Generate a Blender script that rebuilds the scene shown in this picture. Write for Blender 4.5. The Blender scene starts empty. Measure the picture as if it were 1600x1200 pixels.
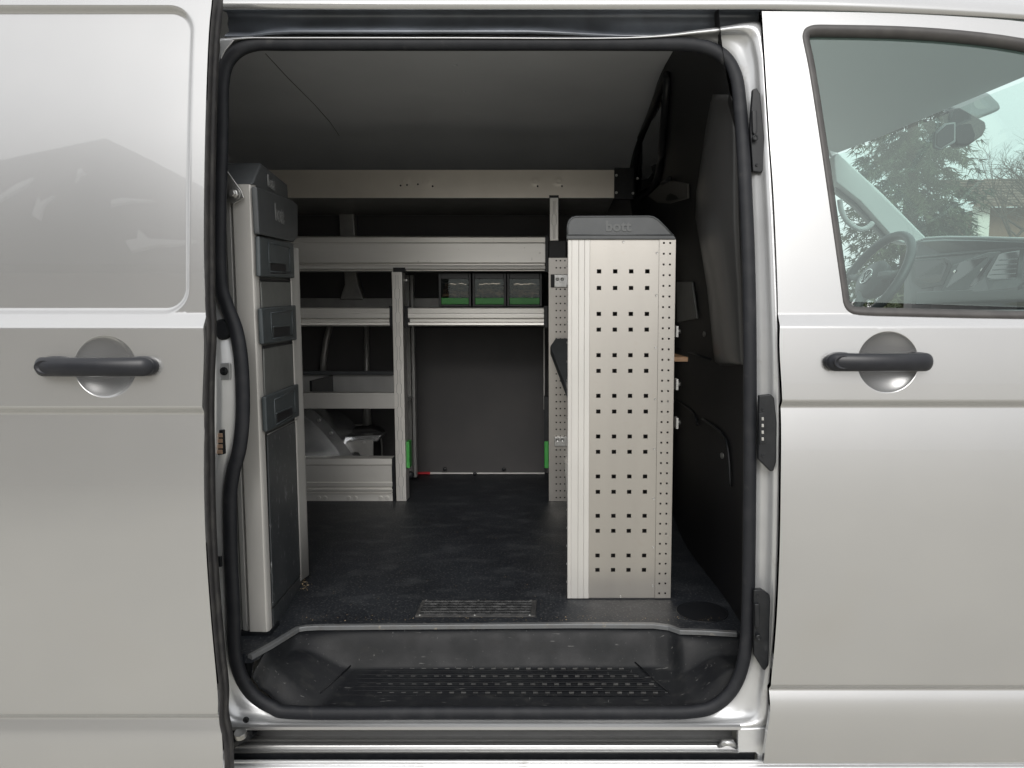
import bpy, bmesh, math, random
from mathutils import Vector, Matrix
from mathutils.geometry import delaunay_2d_cdt
random.seed(7)
SC = bpy.context.scene
COL = SC.collection
R = math.radians

# ------------------------------------------------------------------ camera, sky, sun, exposure
FPX, CAM_D, CAM_H, VX, VY = 1110.0, 1.38, 0.70, 870.0, 500.0      # focal length in photo pixels, stand-off, height over cargo floor
PITCH = math.atan((600 - VY) / FPX)
cd = bpy.data.cameras.new('camera')
cam = bpy.data.objects.new('camera', cd); COL.objects.link(cam)
cam.location = (0, -CAM_D, CAM_H)
cam.rotation_euler = (R(90) - PITCH, 0, 0)
cd.sensor_width = 36; cd.lens = 36 * FPX / 1600; cd.shift_x = -(VX - 800) / 1600
cd.clip_start = 0.05; cd.clip_end = 2000
SC.camera = cam

world = bpy.data.worlds.new('World'); SC.world = world; world.use_nodes = True
wn = world.node_tree.nodes; wl = world.node_tree.links
wn.clear()
SUN_EL, SUN_ROT = R(32), R(180)
sky = wn.new('ShaderNodeTexSky'); sky.sky_type = 'NISHITA'; sky.sun_disc = False
sky.sun_elevation = SUN_EL; sky.sun_rotation = SUN_ROT; sky.dust_density = 4.0; sky.air_density = 1.0; sky.ozone_density = 1.0
hs = wn.new('ShaderNodeHueSaturation'); hs.inputs['Saturation'].default_value = 0.16       # overcast: the blue is veiled
bg = wn.new('ShaderNodeBackground'); bg.inputs['Strength'].default_value = 0.15
wo = wn.new('ShaderNodeOutputWorld')
wl.new(sky.outputs[0], hs.inputs['Color'])
mxw = wn.new('ShaderNodeMix'); mxw.data_type = 'RGBA'; mxw.inputs['Factor'].default_value = .75; mxw.inputs['B'].default_value = (6.2, 6.3, 6.4, 1)   # the even cloud sheet
tcw = wn.new('ShaderNodeTexCoord'); sx_ = wn.new('ShaderNodeSeparateXYZ'); wl.new(tcw.outputs['Generated'], sx_.inputs[0])
mrw = wn.new('ShaderNodeMapRange'); mrw.inputs['To Min'].default_value = 5.4; mrw.inputs['To Max'].default_value = 9.5; wl.new(sx_.outputs['Z'], mrw.inputs['Value'])   # overcast: brighter overhead
cmb = wn.new('ShaderNodeCombineColor')
for k_ in range(3): wl.new(mrw.outputs[0], cmb.inputs[k_])
wl.new(cmb.outputs[0], mxw.inputs['B'])
wl.new(hs.outputs[0], mxw.inputs['A']); wl.new(mxw.outputs['Result'], bg.inputs['Color']); wl.new(bg.outputs[0], wo.inputs['Surface'])

sd = bpy.data.lights.new('sun', 'SUN'); sd.energy = 1.3; sd.angle = R(28); sd.color = (1.0, 0.97, 0.93)
sun = bpy.data.objects.new('sun', sd); COL.objects.link(sun)
# sun stands behind the camera, high
sdir = Vector((math.sin(SUN_ROT) * math.cos(SUN_EL), math.cos(SUN_ROT) * math.cos(SUN_EL), math.sin(SUN_EL)))
sun.rotation_euler = sdir.to_track_quat('Z', 'Y').to_euler()

vs = SC.view_settings
vs.view_transform = 'Standard'; vs.look = 'None'; vs.gamma = 1.0; vs.use_curve_mapping = False
vs.exposure = 0.36
SC.render.engine = 'CYCLES'
SC.cycles.use_denoising = True
SC.cycles.max_bounces = 10; SC.cycles.diffuse_bounces = 6; SC.cycles.glossy_bounces = 5; SC.cycles.transparent_max_bounces = 12
SC.cycles.sample_clamp_indirect = 6.0

# ------------------------------------------------------------------ geometry helpers
SP, CP = math.sin(PITCH), math.cos(PITCH)
def ray(u, v):
    xc = (u - VX) / FPX; yc = -(v - 600) / FPX
    return Vector((xc, yc * SP + CP, yc * CP - SP))
CAM = Vector((0, -CAM_D, CAM_H))
def at(u, v, Y):
    d = ray(u, v); return CAM + d * ((Y + CAM_D) / d.y)
def onz(u, v, z):
    d = ray(u, v); return CAM + d * ((z - CAM_H) / d.z)
class Plane:
    def __init__(s, p, n):
        s.p = Vector(p); s.n = Vector(n).normalized()
        s.e2 = Vector((0, 0, 1)); s.e2 = (s.e2 - s.n * s.e2.dot(s.n))
        if s.e2.length < .01: s.e2 = Vector((0, 1, 0))
        s.e2.normalize(); s.e1 = s.e2.cross(s.n)
    def hit(s, u, v, off=0.0):
        d = ray(u, v); q = s.p + s.n * off
        return CAM + d * ((q - CAM).dot(s.n) / d.dot(s.n))
def ypl(Y): return Plane((0, Y, 0), (0, -1, 0))

# body side section: tilt (degrees, + leans inward going up) against height, integrated
TILT = [(-.60, -6), (-.22, -3), (-.14, 1), (-.10, 5), (-.07, 13), (-.047, 20), (-.042, -45), (-.031, -45), (-.027, -.5), (0, 0), (.10, .8), (.30, 2.5), (.44, 5.0), (.50, 6.5),
        (.528, 8), (.532, -42), (.541, -42), (.545, 2.2), (.60, 2.6), (.684, 3.2), (.690, 38), (.709, 38), (.714, 5), (.74, 5), (1.0, 7), (1.20, 9), (1.40, 13)]
def _tilt(z):
    if z <= TILT[0][0]: return TILT[0][1]
    for (a, b), (c, d) in zip(TILT, TILT[1:]):
        if z <= c: return b + (d - b) * (z - a) / (c - a)
    return TILT[-1][1]
_ZS = [-.70 + .001 * i for i in range(2250)]
_YS = [0.0]
for _z in _ZS[:-1]: _YS.append(_YS[-1] + .001 * math.tan(R(_tilt(_z + .0005))))
_o = _YS[int((.60 + .70) / .001)]
_YS = [y - _o for y in _YS]
def Yp(z):
    f = (z + .70) / .001; i = max(0, min(len(_YS) - 2, int(f))); return _YS[i] + (_YS[i + 1] - _YS[i]) * (f - i)
def smoothY(z):   # tumblehome without the pressed features
    return 0.0 if z < .6 else .085 * ((z - .6) / .68) ** 1.4
def atS(u, v, off, fn=smoothY):
    Y = off
    for _ in range(8): p = at(u, v, Y); Y = off + fn(p.z)
    return at(u, v, Y)

def link(o, parent=None):
    COL.objects.link(o)
    if parent is not None:
        o.parent = parent; o.matrix_parent_inverse = PINV[parent]
    return o
PINV = {}
def thing(name, label, cat, loc, group=None):
    e = bpy.data.objects.new(name, None); e.empty_display_size = .1; COL.objects.link(e); e.location = loc
    e['label'] = label; e['category'] = cat
    if group: e['group'] = group
    PINV[e] = Matrix.Translation(Vector(loc)).inverted(); return e
def mesh(name, verts, faces, mat, parent=None, smooth=False, bevel=0, seg=2, normals=None, solid=0):
    me = bpy.data.meshes.new(name); me.from_pydata([tuple(v) for v in verts], [], faces)
    me.materials.append(mat)
    bm = bmesh.new(); bm.from_mesh(me)
    if normals is None:
        bmesh.ops.recalc_face_normals(bm, faces=bm.faces)
        bm.to_mesh(me)
    bm.free()
    if smooth: me.polygons.foreach_set('use_smooth', [True] * len(me.polygons))
    if normals is not None: me.normals_split_custom_set_from_vertices([tuple(n) for n in normals])
    o = bpy.data.objects.new(name, me); link(o, parent)
    # a part may own sub-parts: its parent inverse keeps world coordinates
    PINV[o] = PINV.get(parent, Matrix()).copy() if parent is None else Matrix()
    if solid:
        m = o.modifiers.new('solid', 'SOLIDIFY'); m.thickness = solid; m.offset = 0
    if bevel:
        m = o.modifiers.new('bevel', 'BEVEL'); m.width = bevel; m.segments = seg; m.limit_method = 'ANGLE'; m.angle_limit = R(40)
        me.polygons.foreach_set('use_smooth', [True] * len(me.polygons))
        w = o.modifiers.new('wn', 'WEIGHTED_NORMAL'); w.keep_sharp = True
    return o
def boxd(x0, x1, y0, y1, z0, z1):
    v = [(x, y, z) for x in (x0, x1) for y in (y0, y1) for z in (z0, z1)]
    f = [(0, 1, 3, 2), (4, 6, 7, 5), (0, 4, 5, 1), (2, 3, 7, 6), (0, 2, 6, 4), (1, 5, 7, 3)]
    return v, f
def box(name, x0, x1, y0, y1, z0, z1, mat, parent=None, bevel=.001):
    v, f = boxd(x0, x1, y0, y1, z0, z1); return mesh(name, v, f, mat, parent, bevel=bevel)
def prism(pts0, pts1):
    n = len(pts0); v = list(pts0) + list(pts1)
    f = [tuple(range(n)), tuple(range(2 * n - 1, n - 1, -1))] + [(i, i + n, (i + 1) % n + n, (i + 1) % n) for i in range(n)]
    return v, f
def plate(name, pix, pl, t0, t1, mat, parent=None, bevel=.001, seg=2):
    """outline seen at pixel points, standing in plane pl, thickness t0..t1 along the plane's normal"""
    a = [pl.hit(u, v, t1) for u, v in pix]; b = [p - pl.n * (t1 - t0) for p in a]
    v, f = prism(a, b); return mesh(name, v, f, mat, parent, bevel=bevel, seg=seg)
def bar(name, u0, u1, v0, v1, Y, depth, mat, parent=None, bevel=.001):
    um = (u0 + u1) / 2; vm = (v0 + v1) / 2
    x0, x1 = at(u0, vm, Y).x, at(u1, vm, Y).x; z1, z0 = at(um, v0, Y).z, at(um, v1, Y).z
    return box(name, x0, x1, Y, Y + depth, z0, z1, mat, parent, bevel)
def cat_rom(pts, n=8, closed=True):
    out = []; m = len(pts)
    for i in range(m if closed else m - 1):
        g = lambda k: pts[k % m] if closed else pts[max(0, min(m - 1, k))]
        p0, p1, p2, p3 = g(i - 1), g(i), g(i + 1), g(i + 2)
        for k in range(n):
            t = k / n; t2 = t * t; t3 = t2 * t
            out.append(tuple(.5 * (2 * b + (-a + c) * t + (2 * a - 5 * b + 4 * c - d) * t2 + (-a + 3 * b - 3 * c + d) * t3) for a, b, c, d in zip(p0, p1, p2, p3)))
    if not closed: out.append(tuple(pts[-1]))
    return out
def tube(name, pts, r, mat, parent=None, closed=False, n=10, prof=None, up=Vector((0, 1, 0)), smooth=True):
    """sweep: prof = list of (a, b) offsets in (side, up); default circle of radius r (r may be a list)"""
    P = [Vector(p) for p in pts]; m = len(P); V = []; F = []
    for i, p in enumerate(P):
        a = P[(i - 1) % m] if closed or i else p; b = P[(i + 1) % m] if closed or i < m - 1 else p
        t = (b - a).normalized(); upv = up if abs(t.dot(up)) < .95 else Vector((1, 0, 0))
        s = t.cross(upv).normalized(); w = s.cross(t).normalized()
        rr = r[i] if isinstance(r, (list, tuple)) else r
        pr = prof or [(math.cos(2 * math.pi * k / n), math.sin(2 * math.pi * k / n)) for k in range(n)]
        for (ca, cb) in pr: V.append(p + s * ca * (rr if prof is None else 1) + w * cb * (rr if prof is None else 1))
    k = len(prof) if prof else n
    for i in range(m if closed else m - 1):
        j = (i + 1) % m
        for q in range(k): F.append((i * k + q, i * k + (q + 1) % k, j * k + (q + 1) % k, j * k + q))
    if not closed: F += [tuple(range(k)), tuple(range((m - 1) * k + k - 1, (m - 1) * k - 1, -1))]
    return mesh(name, V, F, mat, parent, smooth=smooth)
def grid(name, rows, mat, parent=None, smooth=True, closed=False, solid=0):
    n = len(rows[0]); V = [p for r in rows for p in r]; F = []
    for i in range(len(rows) - 1):
        for j in range(n if closed else n - 1): F.append((i * n + j, i * n + (j + 1) % n, (i + 1) * n + (j + 1) % n, (i + 1) * n + j))
    return mesh(name, V, F, mat, parent, smooth=smooth, solid=solid)
def lathe(name, c, axis, prof, mat, parent=None, n=20, smooth=True):
    """prof: (distance along axis, radius)"""
    c = Vector(c); ax = Vector(axis).normalized(); s = ax.orthogonal().normalized(); w = ax.cross(s)
    rows = [[c + ax * d + (s * math.cos(2 * math.pi * k / n) + w * math.sin(2 * math.pi * k / n)) * r for k in range(n)] for d, r in prof]
    V = [p for r in rows for p in r]; F = []
    for i in range(len(rows) - 1):
        for j in range(n): F.append((i * n + j, i * n + (j + 1) % n, (i + 1) * n + (j + 1) % n, (i + 1) * n + j))
    F += [tuple(range(n)), tuple(range(len(V) - 1, len(V) - n - 1, -1))]
    o = mesh(name, V, F, mat, parent, smooth=False)
    if smooth:
        m = o.modifiers.new('bevel', 'BEVEL'); m.width = .0006; m.segments = 2; m.limit_method = 'ANGLE'; m.angle_limit = R(35)
        o.data.polygons.foreach_set('use_smooth', [True] * len(o.data.polygons))
        w = o.modifiers.new('wn', 'WEIGHTED_NORMAL')
    return o
def screw(c, axis, r, mat, parent, name='screw'):
    return lathe(name, c, axis, [(-.001, r), (.0012, r), (.002, r * .75), (.0016, r * .35), (.0012, r * .3)], mat, parent, n=12)
def text(name, s, pl, u, v, h, mat, parent, ext=.0008, off=.0004, font_space=1.0):
    cu = bpy.data.curves.new(name, 'FONT'); cu.body = s; cu.size = h; cu.extrude = ext; cu.align_x = 'CENTER'; cu.align_y = 'CENTER'
    cu.space_character = font_space; cu.offset = h * .035; cu.bevel_depth = 0
    o = bpy.data.objects.new(name, cu); COL.objects.link(o)
    dg = bpy.context.evaluated_depsgraph_get(); me = bpy.data.meshes.new_from_object(o.evaluated_get(dg))
    bpy.data.objects.remove(o)
    p = pl.hit(u, v, off); M = Matrix((pl.e1, pl.e2, pl.n)).transposed().to_4x4(); M.translation = p
    me.transform(M); me.materials.clear(); me.materials.append(mat)
    t = bpy.data.objects.new(name, me); link(t, parent); return t
def inpoly(x, z, P):
    c = False; n = len(P)
    for i in range(n):
        x1, z1 = P[i]; x2, z2 = P[i - 1]
        if (z1 > z) != (z2 > z) and x < (x2 - x1) * (z - z1) / (z2 - z1) + x1: c = not c
    return c
def skin(name, outline, holes, yf, pts, mat, parent, flange=.0):
    """pressed sheet over the outline (x, z), depth from yf, with exact normals"""
    P = [p for p in pts if inpoly(p[0], p[1], outline) and not any(inpoly(p[0], p[1], h) for h in holes)]
    V = [Vector(p) for p in P]; E = []
    for loop in [outline] + holes:
        b = len(V); V += [Vector(p) for p in loop]; E += [(b + i, b + (i + 1) % len(loop)) for i in range(len(loop))]
    r = delaunay_2d_cdt(V, E, [], 0, 1e-5)
    co = r[0]; F = []
    for f in r[2]:
        cx = sum(co[i].x for i in f) / len(f); cz = sum(co[i].y for i in f) / len(f)
        if inpoly(cx, cz, outline) and not any(inpoly(cx, cz, h) for h in holes): F.append(tuple(f))
    verts = []; N = []; e = .0008
    for c in co:
        verts.append(Vector((c.x, yf(c.x, c.y), c.y)))
        gx = (yf(c.x + e, c.y) - yf(c.x - e, c.y)) / (2 * e); gz = (yf(c.x, c.y + e) - yf(c.x, c.y - e)) / (2 * e)
        N.append(Vector((gx, -1, gz)).normalized())
    G = []
    for f in F:   # face the camera side (-Y)
        a, b, c = (verts[i] for i in f[:3]); G.append(f if (b - a).cross(c - a).y < 0 else tuple(reversed(f)))
    if flange:
        for loop in [outline] + holes:
            b = len(verts); n = len(loop)
            for (x, z) in loop:
                y = yf(x, z); verts += [Vector((x, y, z)), Vector((x, y + flange, z))]; N += [Vector((0, 0, 0))] * 2
            cx = sum(p[0] for p in loop) / n; cz = sum(p[1] for p in loop) / n; sgn = 1 if loop is outline else -1
            for i in range(n):
                j = (i + 1) % n; G.append((b + 2 * i, b + 2 * j, b + 2 * j + 1, b + 2 * i + 1))
                d = Vector((loop[j][0] - loop[i][0], 0, loop[j][1] - loop[i][1])); nn = Vector((d.z, 0, -d.x))
                if nn.dot(Vector((loop[i][0] - cx, 0, loop[i][1] - cz))) * sgn < 0: nn = -nn
                for k in (2 * i, 2 * i + 1, 2 * j, 2 * j + 1): N[b + k] = N[b + k] + nn.normalized()
        N = [n.normalized() if n.length > 0 else Vector((0, -1, 0)) for n in N]
    return mesh(name, verts, G, mat, parent, smooth=True, normals=N)

# ------------------------------------------------------------------ materials
def mat(name, col, rough=.5, metal=0.0, col2=None, scale=20.0, stretch=(1, 1, 1), lo=.4, hi=.7, rough2=None, bump=0.0, bscale=None, coat=0.0, coat_r=.05, spec=.5, detail=6.0, sheen=0, bstretch=None):
    m = bpy.data.materials.new(name); m.use_nodes = True; nt = m.node_tree; nd = nt.nodes; lk = nt.links
    b = nd['Principled BSDF']; b.inputs['Roughness'].default_value = rough; b.inputs['Metallic'].default_value = metal
    b.inputs['Base Color'].default_value = (*col, 1); b.inputs['Coat Weight'].default_value = coat; b.inputs['Coat Roughness'].default_value = coat_r
    b.inputs['Specular IOR Level'].default_value = spec
    tc = nd.new('ShaderNodeTexCoord')
    def noise(sc, st, det):
        mp = nd.new('ShaderNodeMapping'); mp.inputs['Scale'].default_value = st; lk.new(tc.outputs['Object'], mp.inputs['Vector'])
        n = nd.new('ShaderNodeTexNoise'); n.inputs['Scale'].default_value = sc; n.inputs['Detail'].default_value = det; lk.new(mp.outputs[0], n.inputs['Vector']); return n
    if col2 is not None or rough2 is not None:
        n = noise(scale, stretch, detail); mr = nd.new('ShaderNodeMapRange'); mr.inputs['From Min'].default_value = lo; mr.inputs['From Max'].default_value = hi
        lk.new(n.outputs['Fac'], mr.inputs['Value'])
        if col2 is not None:
            mx = nd.new('ShaderNodeMix'); mx.data_type = 'RGBA'; mx.inputs['A'].default_value = (*col, 1); mx.inputs['B'].default_value = (*col2, 1)
            lk.new(mr.outputs[0], mx.inputs['Factor']); lk.new(mx.outputs['Result'], b.inputs['Base Color'])
        if rough2 is not None:
            m2 = nd.new('ShaderNodeMapRange'); m2.inputs['To Min'].default_value = rough; m2.inputs['To Max'].default_value = rough2
            lk.new(mr.outputs[0], m2.inputs['Value']); lk.new(m2.outputs[0], b.inputs['Roughness'])
    if bump:
        n2 = noise(bscale or 300, bstretch or (1, 1, 1), 3.0); bp = nd.new('ShaderNodeBump'); bp.inputs['Strength'].default_value = bump; bp.inputs['Distance'].default_value = .002
        lk.new(n2.outputs['Fac'], bp.inputs['Height']); lk.new(bp.outputs[0], b.inputs['Normal'])
    return m
def layer(m, col, scale, stretch, lo, hi, detail=8.0, amount=1.0, rough=None, rot=(0, 0, 0)):
    """a further layer of wear (dust, scuffs, scratches) over a material's colour"""
    nt = m.node_tree; nd = nt.nodes; lk = nt.links; b = nd['Principled BSDF']
    tc = nd.new('ShaderNodeTexCoord'); mp = nd.new('ShaderNodeMapping'); mp.inputs['Scale'].default_value = stretch; mp.inputs['Rotation'].default_value = rot
    lk.new(tc.outputs['Object'], mp.inputs['Vector'])
    n = nd.new('ShaderNodeTexNoise'); n.inputs['Scale'].default_value = scale; n.inputs['Detail'].default_value = detail; lk.new(mp.outputs[0], n.inputs['Vector'])
    mr = nd.new('ShaderNodeMapRange'); mr.inputs['From Min'].default_value = lo; mr.inputs['From Max'].default_value = hi; mr.inputs['To Max'].default_value = amount
    lk.new(n.outputs['Fac'], mr.inputs['Value'])
    mx = nd.new('ShaderNodeMix'); mx.data_type = 'RGBA'; mx.inputs['B'].default_value = (*col, 1); lk.new(mr.outputs[0], mx.inputs['Factor'])
    s = b.inputs['Base Color']
    if s.is_linked: lk.new(s.links[0].from_socket, mx.inputs['A'])
    else: mx.inputs['A'].default_value = s.default_value
    lk.new(mx.outputs['Result'], s)
    if rough is not None:
        r = b.inputs['Roughness']; m2 = nd.new('ShaderNodeMix'); m2.inputs['B'].default_value = rough; lk.new(mr.outputs[0], m2.inputs['Factor'])
        if r.is_linked: lk.new(r.links[0].from_socket, m2.inputs['A'])
        else: m2.inputs['A'].default_value = r.default_value
        lk.new(m2.outputs['Result'], r)
    return m
def glass_mat(name, tint, refl=.06, rough=.0):
    m = bpy.data.materials.new(name); m.use_nodes = True; nt = m.node_tree; nd = nt.nodes; lk = nt.links; nd.clear()
    o = nd.new('ShaderNodeOutputMaterial'); t = nd.new('ShaderNodeBsdfTransparent'); t.inputs['Color'].default_value = (*tint, 1)
    g = nd.new('ShaderNodeBsdfGlossy'); g.inputs['Roughness'].default_value = rough; g.inputs['Color'].default_value = (.9, 1, .97, 1)
    fr = nd.new('ShaderNodeLayerWeight'); fr.inputs['Blend'].default_value = .5
    pw = nd.new('ShaderNodeMath'); pw.operation = 'POWER'; pw.inputs[1].default_value = 5.0; lk.new(fr.outputs['Facing'], pw.inputs[0])
    ad = nd.new('ShaderNodeMath'); ad.operation = 'MULTIPLY_ADD'; ad.inputs[1].default_value = .9; ad.inputs[2].default_value = .04 + refl; lk.new(pw.outputs[0], ad.inputs[0])
    mx = nd.new('ShaderNodeMixShader'); lk.new(ad.outputs[0], mx.inputs['Fac']); lk.new(t.outputs[0], mx.inputs[1]); lk.new(g.outputs[0], mx.inputs[2]); lk.new(mx.outputs[0], o.inputs['Surface'])
    return m

PAINT = mat('silver_paint', (.425, .428, .43), rough=.26, metal=.75, col2=(.44, .442, .443), scale=6, lo=.35, hi=.65, bump=.02, bscale=2.2, coat=1.0, coat_r=.015)
layer(PAINT, (.385, .375, .355), 3.0, (1, 1, 1), .60, .80, detail=10, amount=.35)
PAINT.node_tree.nodes['Principled BSDF'].inputs['Coat IOR'].default_value = 1.6
JAMB = mat('jamb_silver', (.56, .57, .58), rough=.32, metal=.5, col2=(.50, .51, .52), scale=12, lo=.4, hi=.7, coat=.4, coat_r=.05)
layer(JAMB, (.30, .28, .25), 25, (1, 1, 1), .62, .75, amount=.5, rough=.6)
RUBBER = mat('black_rubber', (.010, .011, .014), rough=.58, col2=(.018, .019, .022), spec=.28, scale=30, lo=.45, hi=.75, bump=.08, bscale=500)
layer(RUBBER, (.07, .068, .065), 40, (1, 1, 1), .64, .85, amount=.5)
EDGE = mat('door_edge_rubber', (.022, .021, .022), rough=.62, col2=(.05, .048, .045), scale=40, lo=.45, hi=.75, bump=.1, bscale=400)
BLACKP = mat('black_plastic', (.007, .008, .010), spec=.35, rough=.40, col2=(.012, .013, .015), scale=60, lo=.4, hi=.7, bump=.06, bscale=900)
HANDLE = mat('handle_plastic', (.007, .008, .012), spec=.42, rough=.36, col2=(.011, .012, .016), scale=50, bump=.05, bscale=1600)
STEP = mat('step_plastic', (.004, .0045, .006), rough=.46, col2=(.007, .008, .009), scale=14, lo=.42, hi=.7, rough2=.6, bump=.10, bscale=420, detail=10, spec=.22)
layer(STEP, (.022, .022, .0215), 30, (1, 3, 1), .54, .78, detail=15, amount=.6, rough=.7)
layer(STEP, (.16, .16, .155), 90, (.25, 3, 1), .69, .74, detail=4, amount=.5)
layer(STEP, (.20, .20, .195), 130, (3, .3, 1), .715, .74, detail=3, amount=.5)
FLOOR = mat('floor_liner', (.008, .010, .014), spec=.35, rough=.52, col2=(.018, .021, .026), scale=5, lo=.40, hi=.72, rough2=.62, bump=.25, bscale=330, detail=12)
layer(FLOOR, (.13, .13, .125), 170, (1, 1, 1), .54, .72, detail=6, amount=.55)
layer(FLOOR, (.10, .105, .11), 11, (1, 1.6, 1), .52, .85, detail=15, amount=.40)
TRIM = mat('floor_trim', (.12, .125, .13), rough=.45, metal=.2, col2=(.11, .11, .11), scale=35, lo=.45, hi=.7)
layer(TRIM, (.30, .26, .20), 60, (1, 1, 1), .63, .75, amount=.7)
HEAD = mat('headliner', (.70, .72, .75), rough=.9, col2=(.65, .67, .70), scale=4, lo=.35, hi=.65, bump=.1, bscale=700)
WALL = mat('wall_board', (.050, .048, .049), rough=.62, col2=(.062, .059, .058), scale=5, lo=.4, hi=.7, bump=.08, bscale=500)
layer(WALL, (.16, .15, .14), 60, (.3, 1, 2), .71, .76, amount=.5)
WALLM = mat('bare_wall_steel', (.36, .355, .34), rough=.42, metal=.4, col2=(.28, .275, .265), scale=14)
ARCH = mat('arch_steel', (.80, .81, .82), rough=.22, metal=.8, col2=(.64, .65, .66), scale=18, lo=.4, hi=.65)
ALU = mat('beige_aluminium', (.40, .382, .355), rough=.33, metal=.78, col2=(.37, .354, .33), scale=10, stretch=(1, 1, .15), lo=.35, hi=.65, bump=.02, bscale=900, bstretch=(.05, 1, 1))
layer(ALU, (.36, .33, .29), 35, (1, 1, 1.5), .64, .78, amount=.35)
ALUW = mat('pale_profile', (.50, .49, .468), rough=.42, metal=.3, col2=(.455, .447, .428), scale=16, stretch=(1, 1, .3), lo=.4, hi=.7)
layer(ALUW, (.45, .44, .42), 55, (1, 1, .5), .66, .76, amount=.4)
ALUG = mat('grey_profile', (.50, .50, .49), rough=.40, metal=.5, col2=(.43, .43, .42), scale=14, stretch=(1, 1, .2), lo=.4, hi=.7)
ALUR = mat('rack_aluminium', (.72, .705, .67), rough=.38, metal=.5, col2=(.64, .625, .59), scale=10, stretch=(.2, 1, 1), lo=.35, hi=.7)
layer(ALUR, (.25, .24, .22), 70, (1, 1, 1), .68, .76, amount=.5)
CAPP = mat('cap_plastic', (.055, .060, .064), rough=.5, col2=(.065, .070, .074), scale=30, bump=.08, bscale=700)
CAPL = mat('cap_lettering', (.085, .09, .092), rough=.5)
CAPLW = mat('cap_lettering_worn', (.16, .165, .165), rough=.6)
DRAW = mat('drawer_plastic', (.045, .055, .060), rough=.5, col2=(.06, .07, .075), scale=25, lo=.4, hi=.7, bump=.06, bscale=800)
layer(DRAW, (.16, .165, .165), 50, (.6, .6, 2), .68, .76, amount=.5)
GREYP = mat('grey_sheet', (.15, .155, .15), rough=.42, metal=.2, col2=(.12, .125, .12), scale=20, lo=.4, hi=.7)
layer(GREYP, (.28, .28, .27), 45, (1, 1, .6), .68, .78, amount=.5)
PANELD = mat('scratched_panel', (.036, .040, .044), rough=.36, col2=(.05, .054, .058), scale=14, lo=.4, hi=.7)
layer(PANELD, (.34, .35, .35), 110, (1, 1, .35), .62, .70, detail=5, amount=.7)
layer(PANELD, (.25, .26, .26), 90, (1, .4, 2.0), .69, .73, detail=4, amount=.6, rot=(.6, 0, 0))
STEEL = mat('zinc_steel', (.50, .50, .49), rough=.32, metal=.9, col2=(.38, .38, .37), scale=60)
CHROME = mat('chrome', (.8, .8, .8), rough=.12, metal=1.0)
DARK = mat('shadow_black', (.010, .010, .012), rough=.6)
GREEN = mat('green_plastic', (.045, .30, .055), rough=.45, col2=(.06, .34, .07), scale=30)
COPPER = mat('copper_contact', (.72, .50, .36), rough=.35, metal=.7)
WOOD = mat('plywood', (.36, .22, .13), rough=.6, col2=(.26, .15, .076), scale=60, stretch=(1, 1, 4))
BRIGHT = mat('track_steel', (.43, .435, .44), rough=.30, metal=.85, col2=(.40, .40, .40), scale=9, stretch=(.15, 1, 1), lo=.4, hi=.7)
RED = mat('red_tape', (.45, .02, .03), rough=.5)
WHITE = mat('white_edge', (.55, .54, .52), rough=.5)
TRACKD = mat('upper_track_paint', (.13, .145, .17), rough=.34, metal=.2, col2=(.075, .083, .095), scale=12, coat=.3, coat_r=.1)
FRAMEB = mat('window_rubber', (.045, .042, .042), rough=.5, col2=(.06, .057, .055), scale=40)
GLASS = glass_mat('tinted_glass', (.66, .83, .79), refl=.075)
WIND = glass_mat('windscreen_glass', (.86, .95, .92), refl=.02)
PGLASS = mat('partition_glass', (.02, .024, .024), rough=.06, spec=.5)
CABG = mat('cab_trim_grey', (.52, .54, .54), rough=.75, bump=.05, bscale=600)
CABD = mat('dash_plastic', (.07, .078, .082), rough=.45, col2=(.085, .093, .097), scale=30, bump=.06, bscale=700)
CABM = mat('dash_soft', (.20, .215, .22), rough=.6)
SCREEN = mat('gloss_screen', (.012, .014, .016), rough=.08)
CLEAR = glass_mat('bin_window', (.62, .58, .53), refl=-.012, rough=.04)
FOIL = mat('bin_content', (.62, .50, .34), rough=.25, metal=.3, col2=(.09, .045, .035), scale=38, stretch=(.5, 1, 2.5), lo=.40, hi=.60)
BIN = mat('bin_plastic', (.038, .040, .042), rough=.45, bump=.05, bscale=600)
CRUMB = mat('wood_crumb', (.45, .34, .20), rough=.8)

# ------------------------------------------------------------------ ground
PAVE = mat('concrete_paving', (.40, .385, .335), rough=.85, col2=(.335, .32, .28), scale=1.2, lo=.35, hi=.7, bump=.4, bscale=60)
g = mesh('ground', [(-300, -300, -.62), (300, -300, -.62), (300, 300, -.62), (-300, 300, -.62)], [(0, 1, 2, 3)], PAVE)
g['kind'] = 'structure'

# ------------------------------------------------------------------ the van
VAN = thing('van', 'silver panel van with its sliding side door open', 'van', (0, .95, -.62))

# roof skin, over to the far side
prof = [(1.318, .006), (1.322, .0), (1.332, .001), (1.35, .010), (1.39, .045), (1.43, .105), (1.47, .20), (1.50, .40), (1.515, .80), (1.51, 1.2), (1.48, 1.56), (1.42, 1.70), (1.33, 1.78)]
rows = []
for i in range(60):
    x = -2.4 + i * (3.56 / 59); dz = -.018 * max(0, (x - .40) / .5) ** 1.8
    rows.append([Vector((x, Yp(1.28) + dy if dy < 1.7 else 1.86 - Yp(z), z + dz)) for z, dy in prof])
grid('roof', rows, PAINT, VAN)

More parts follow.
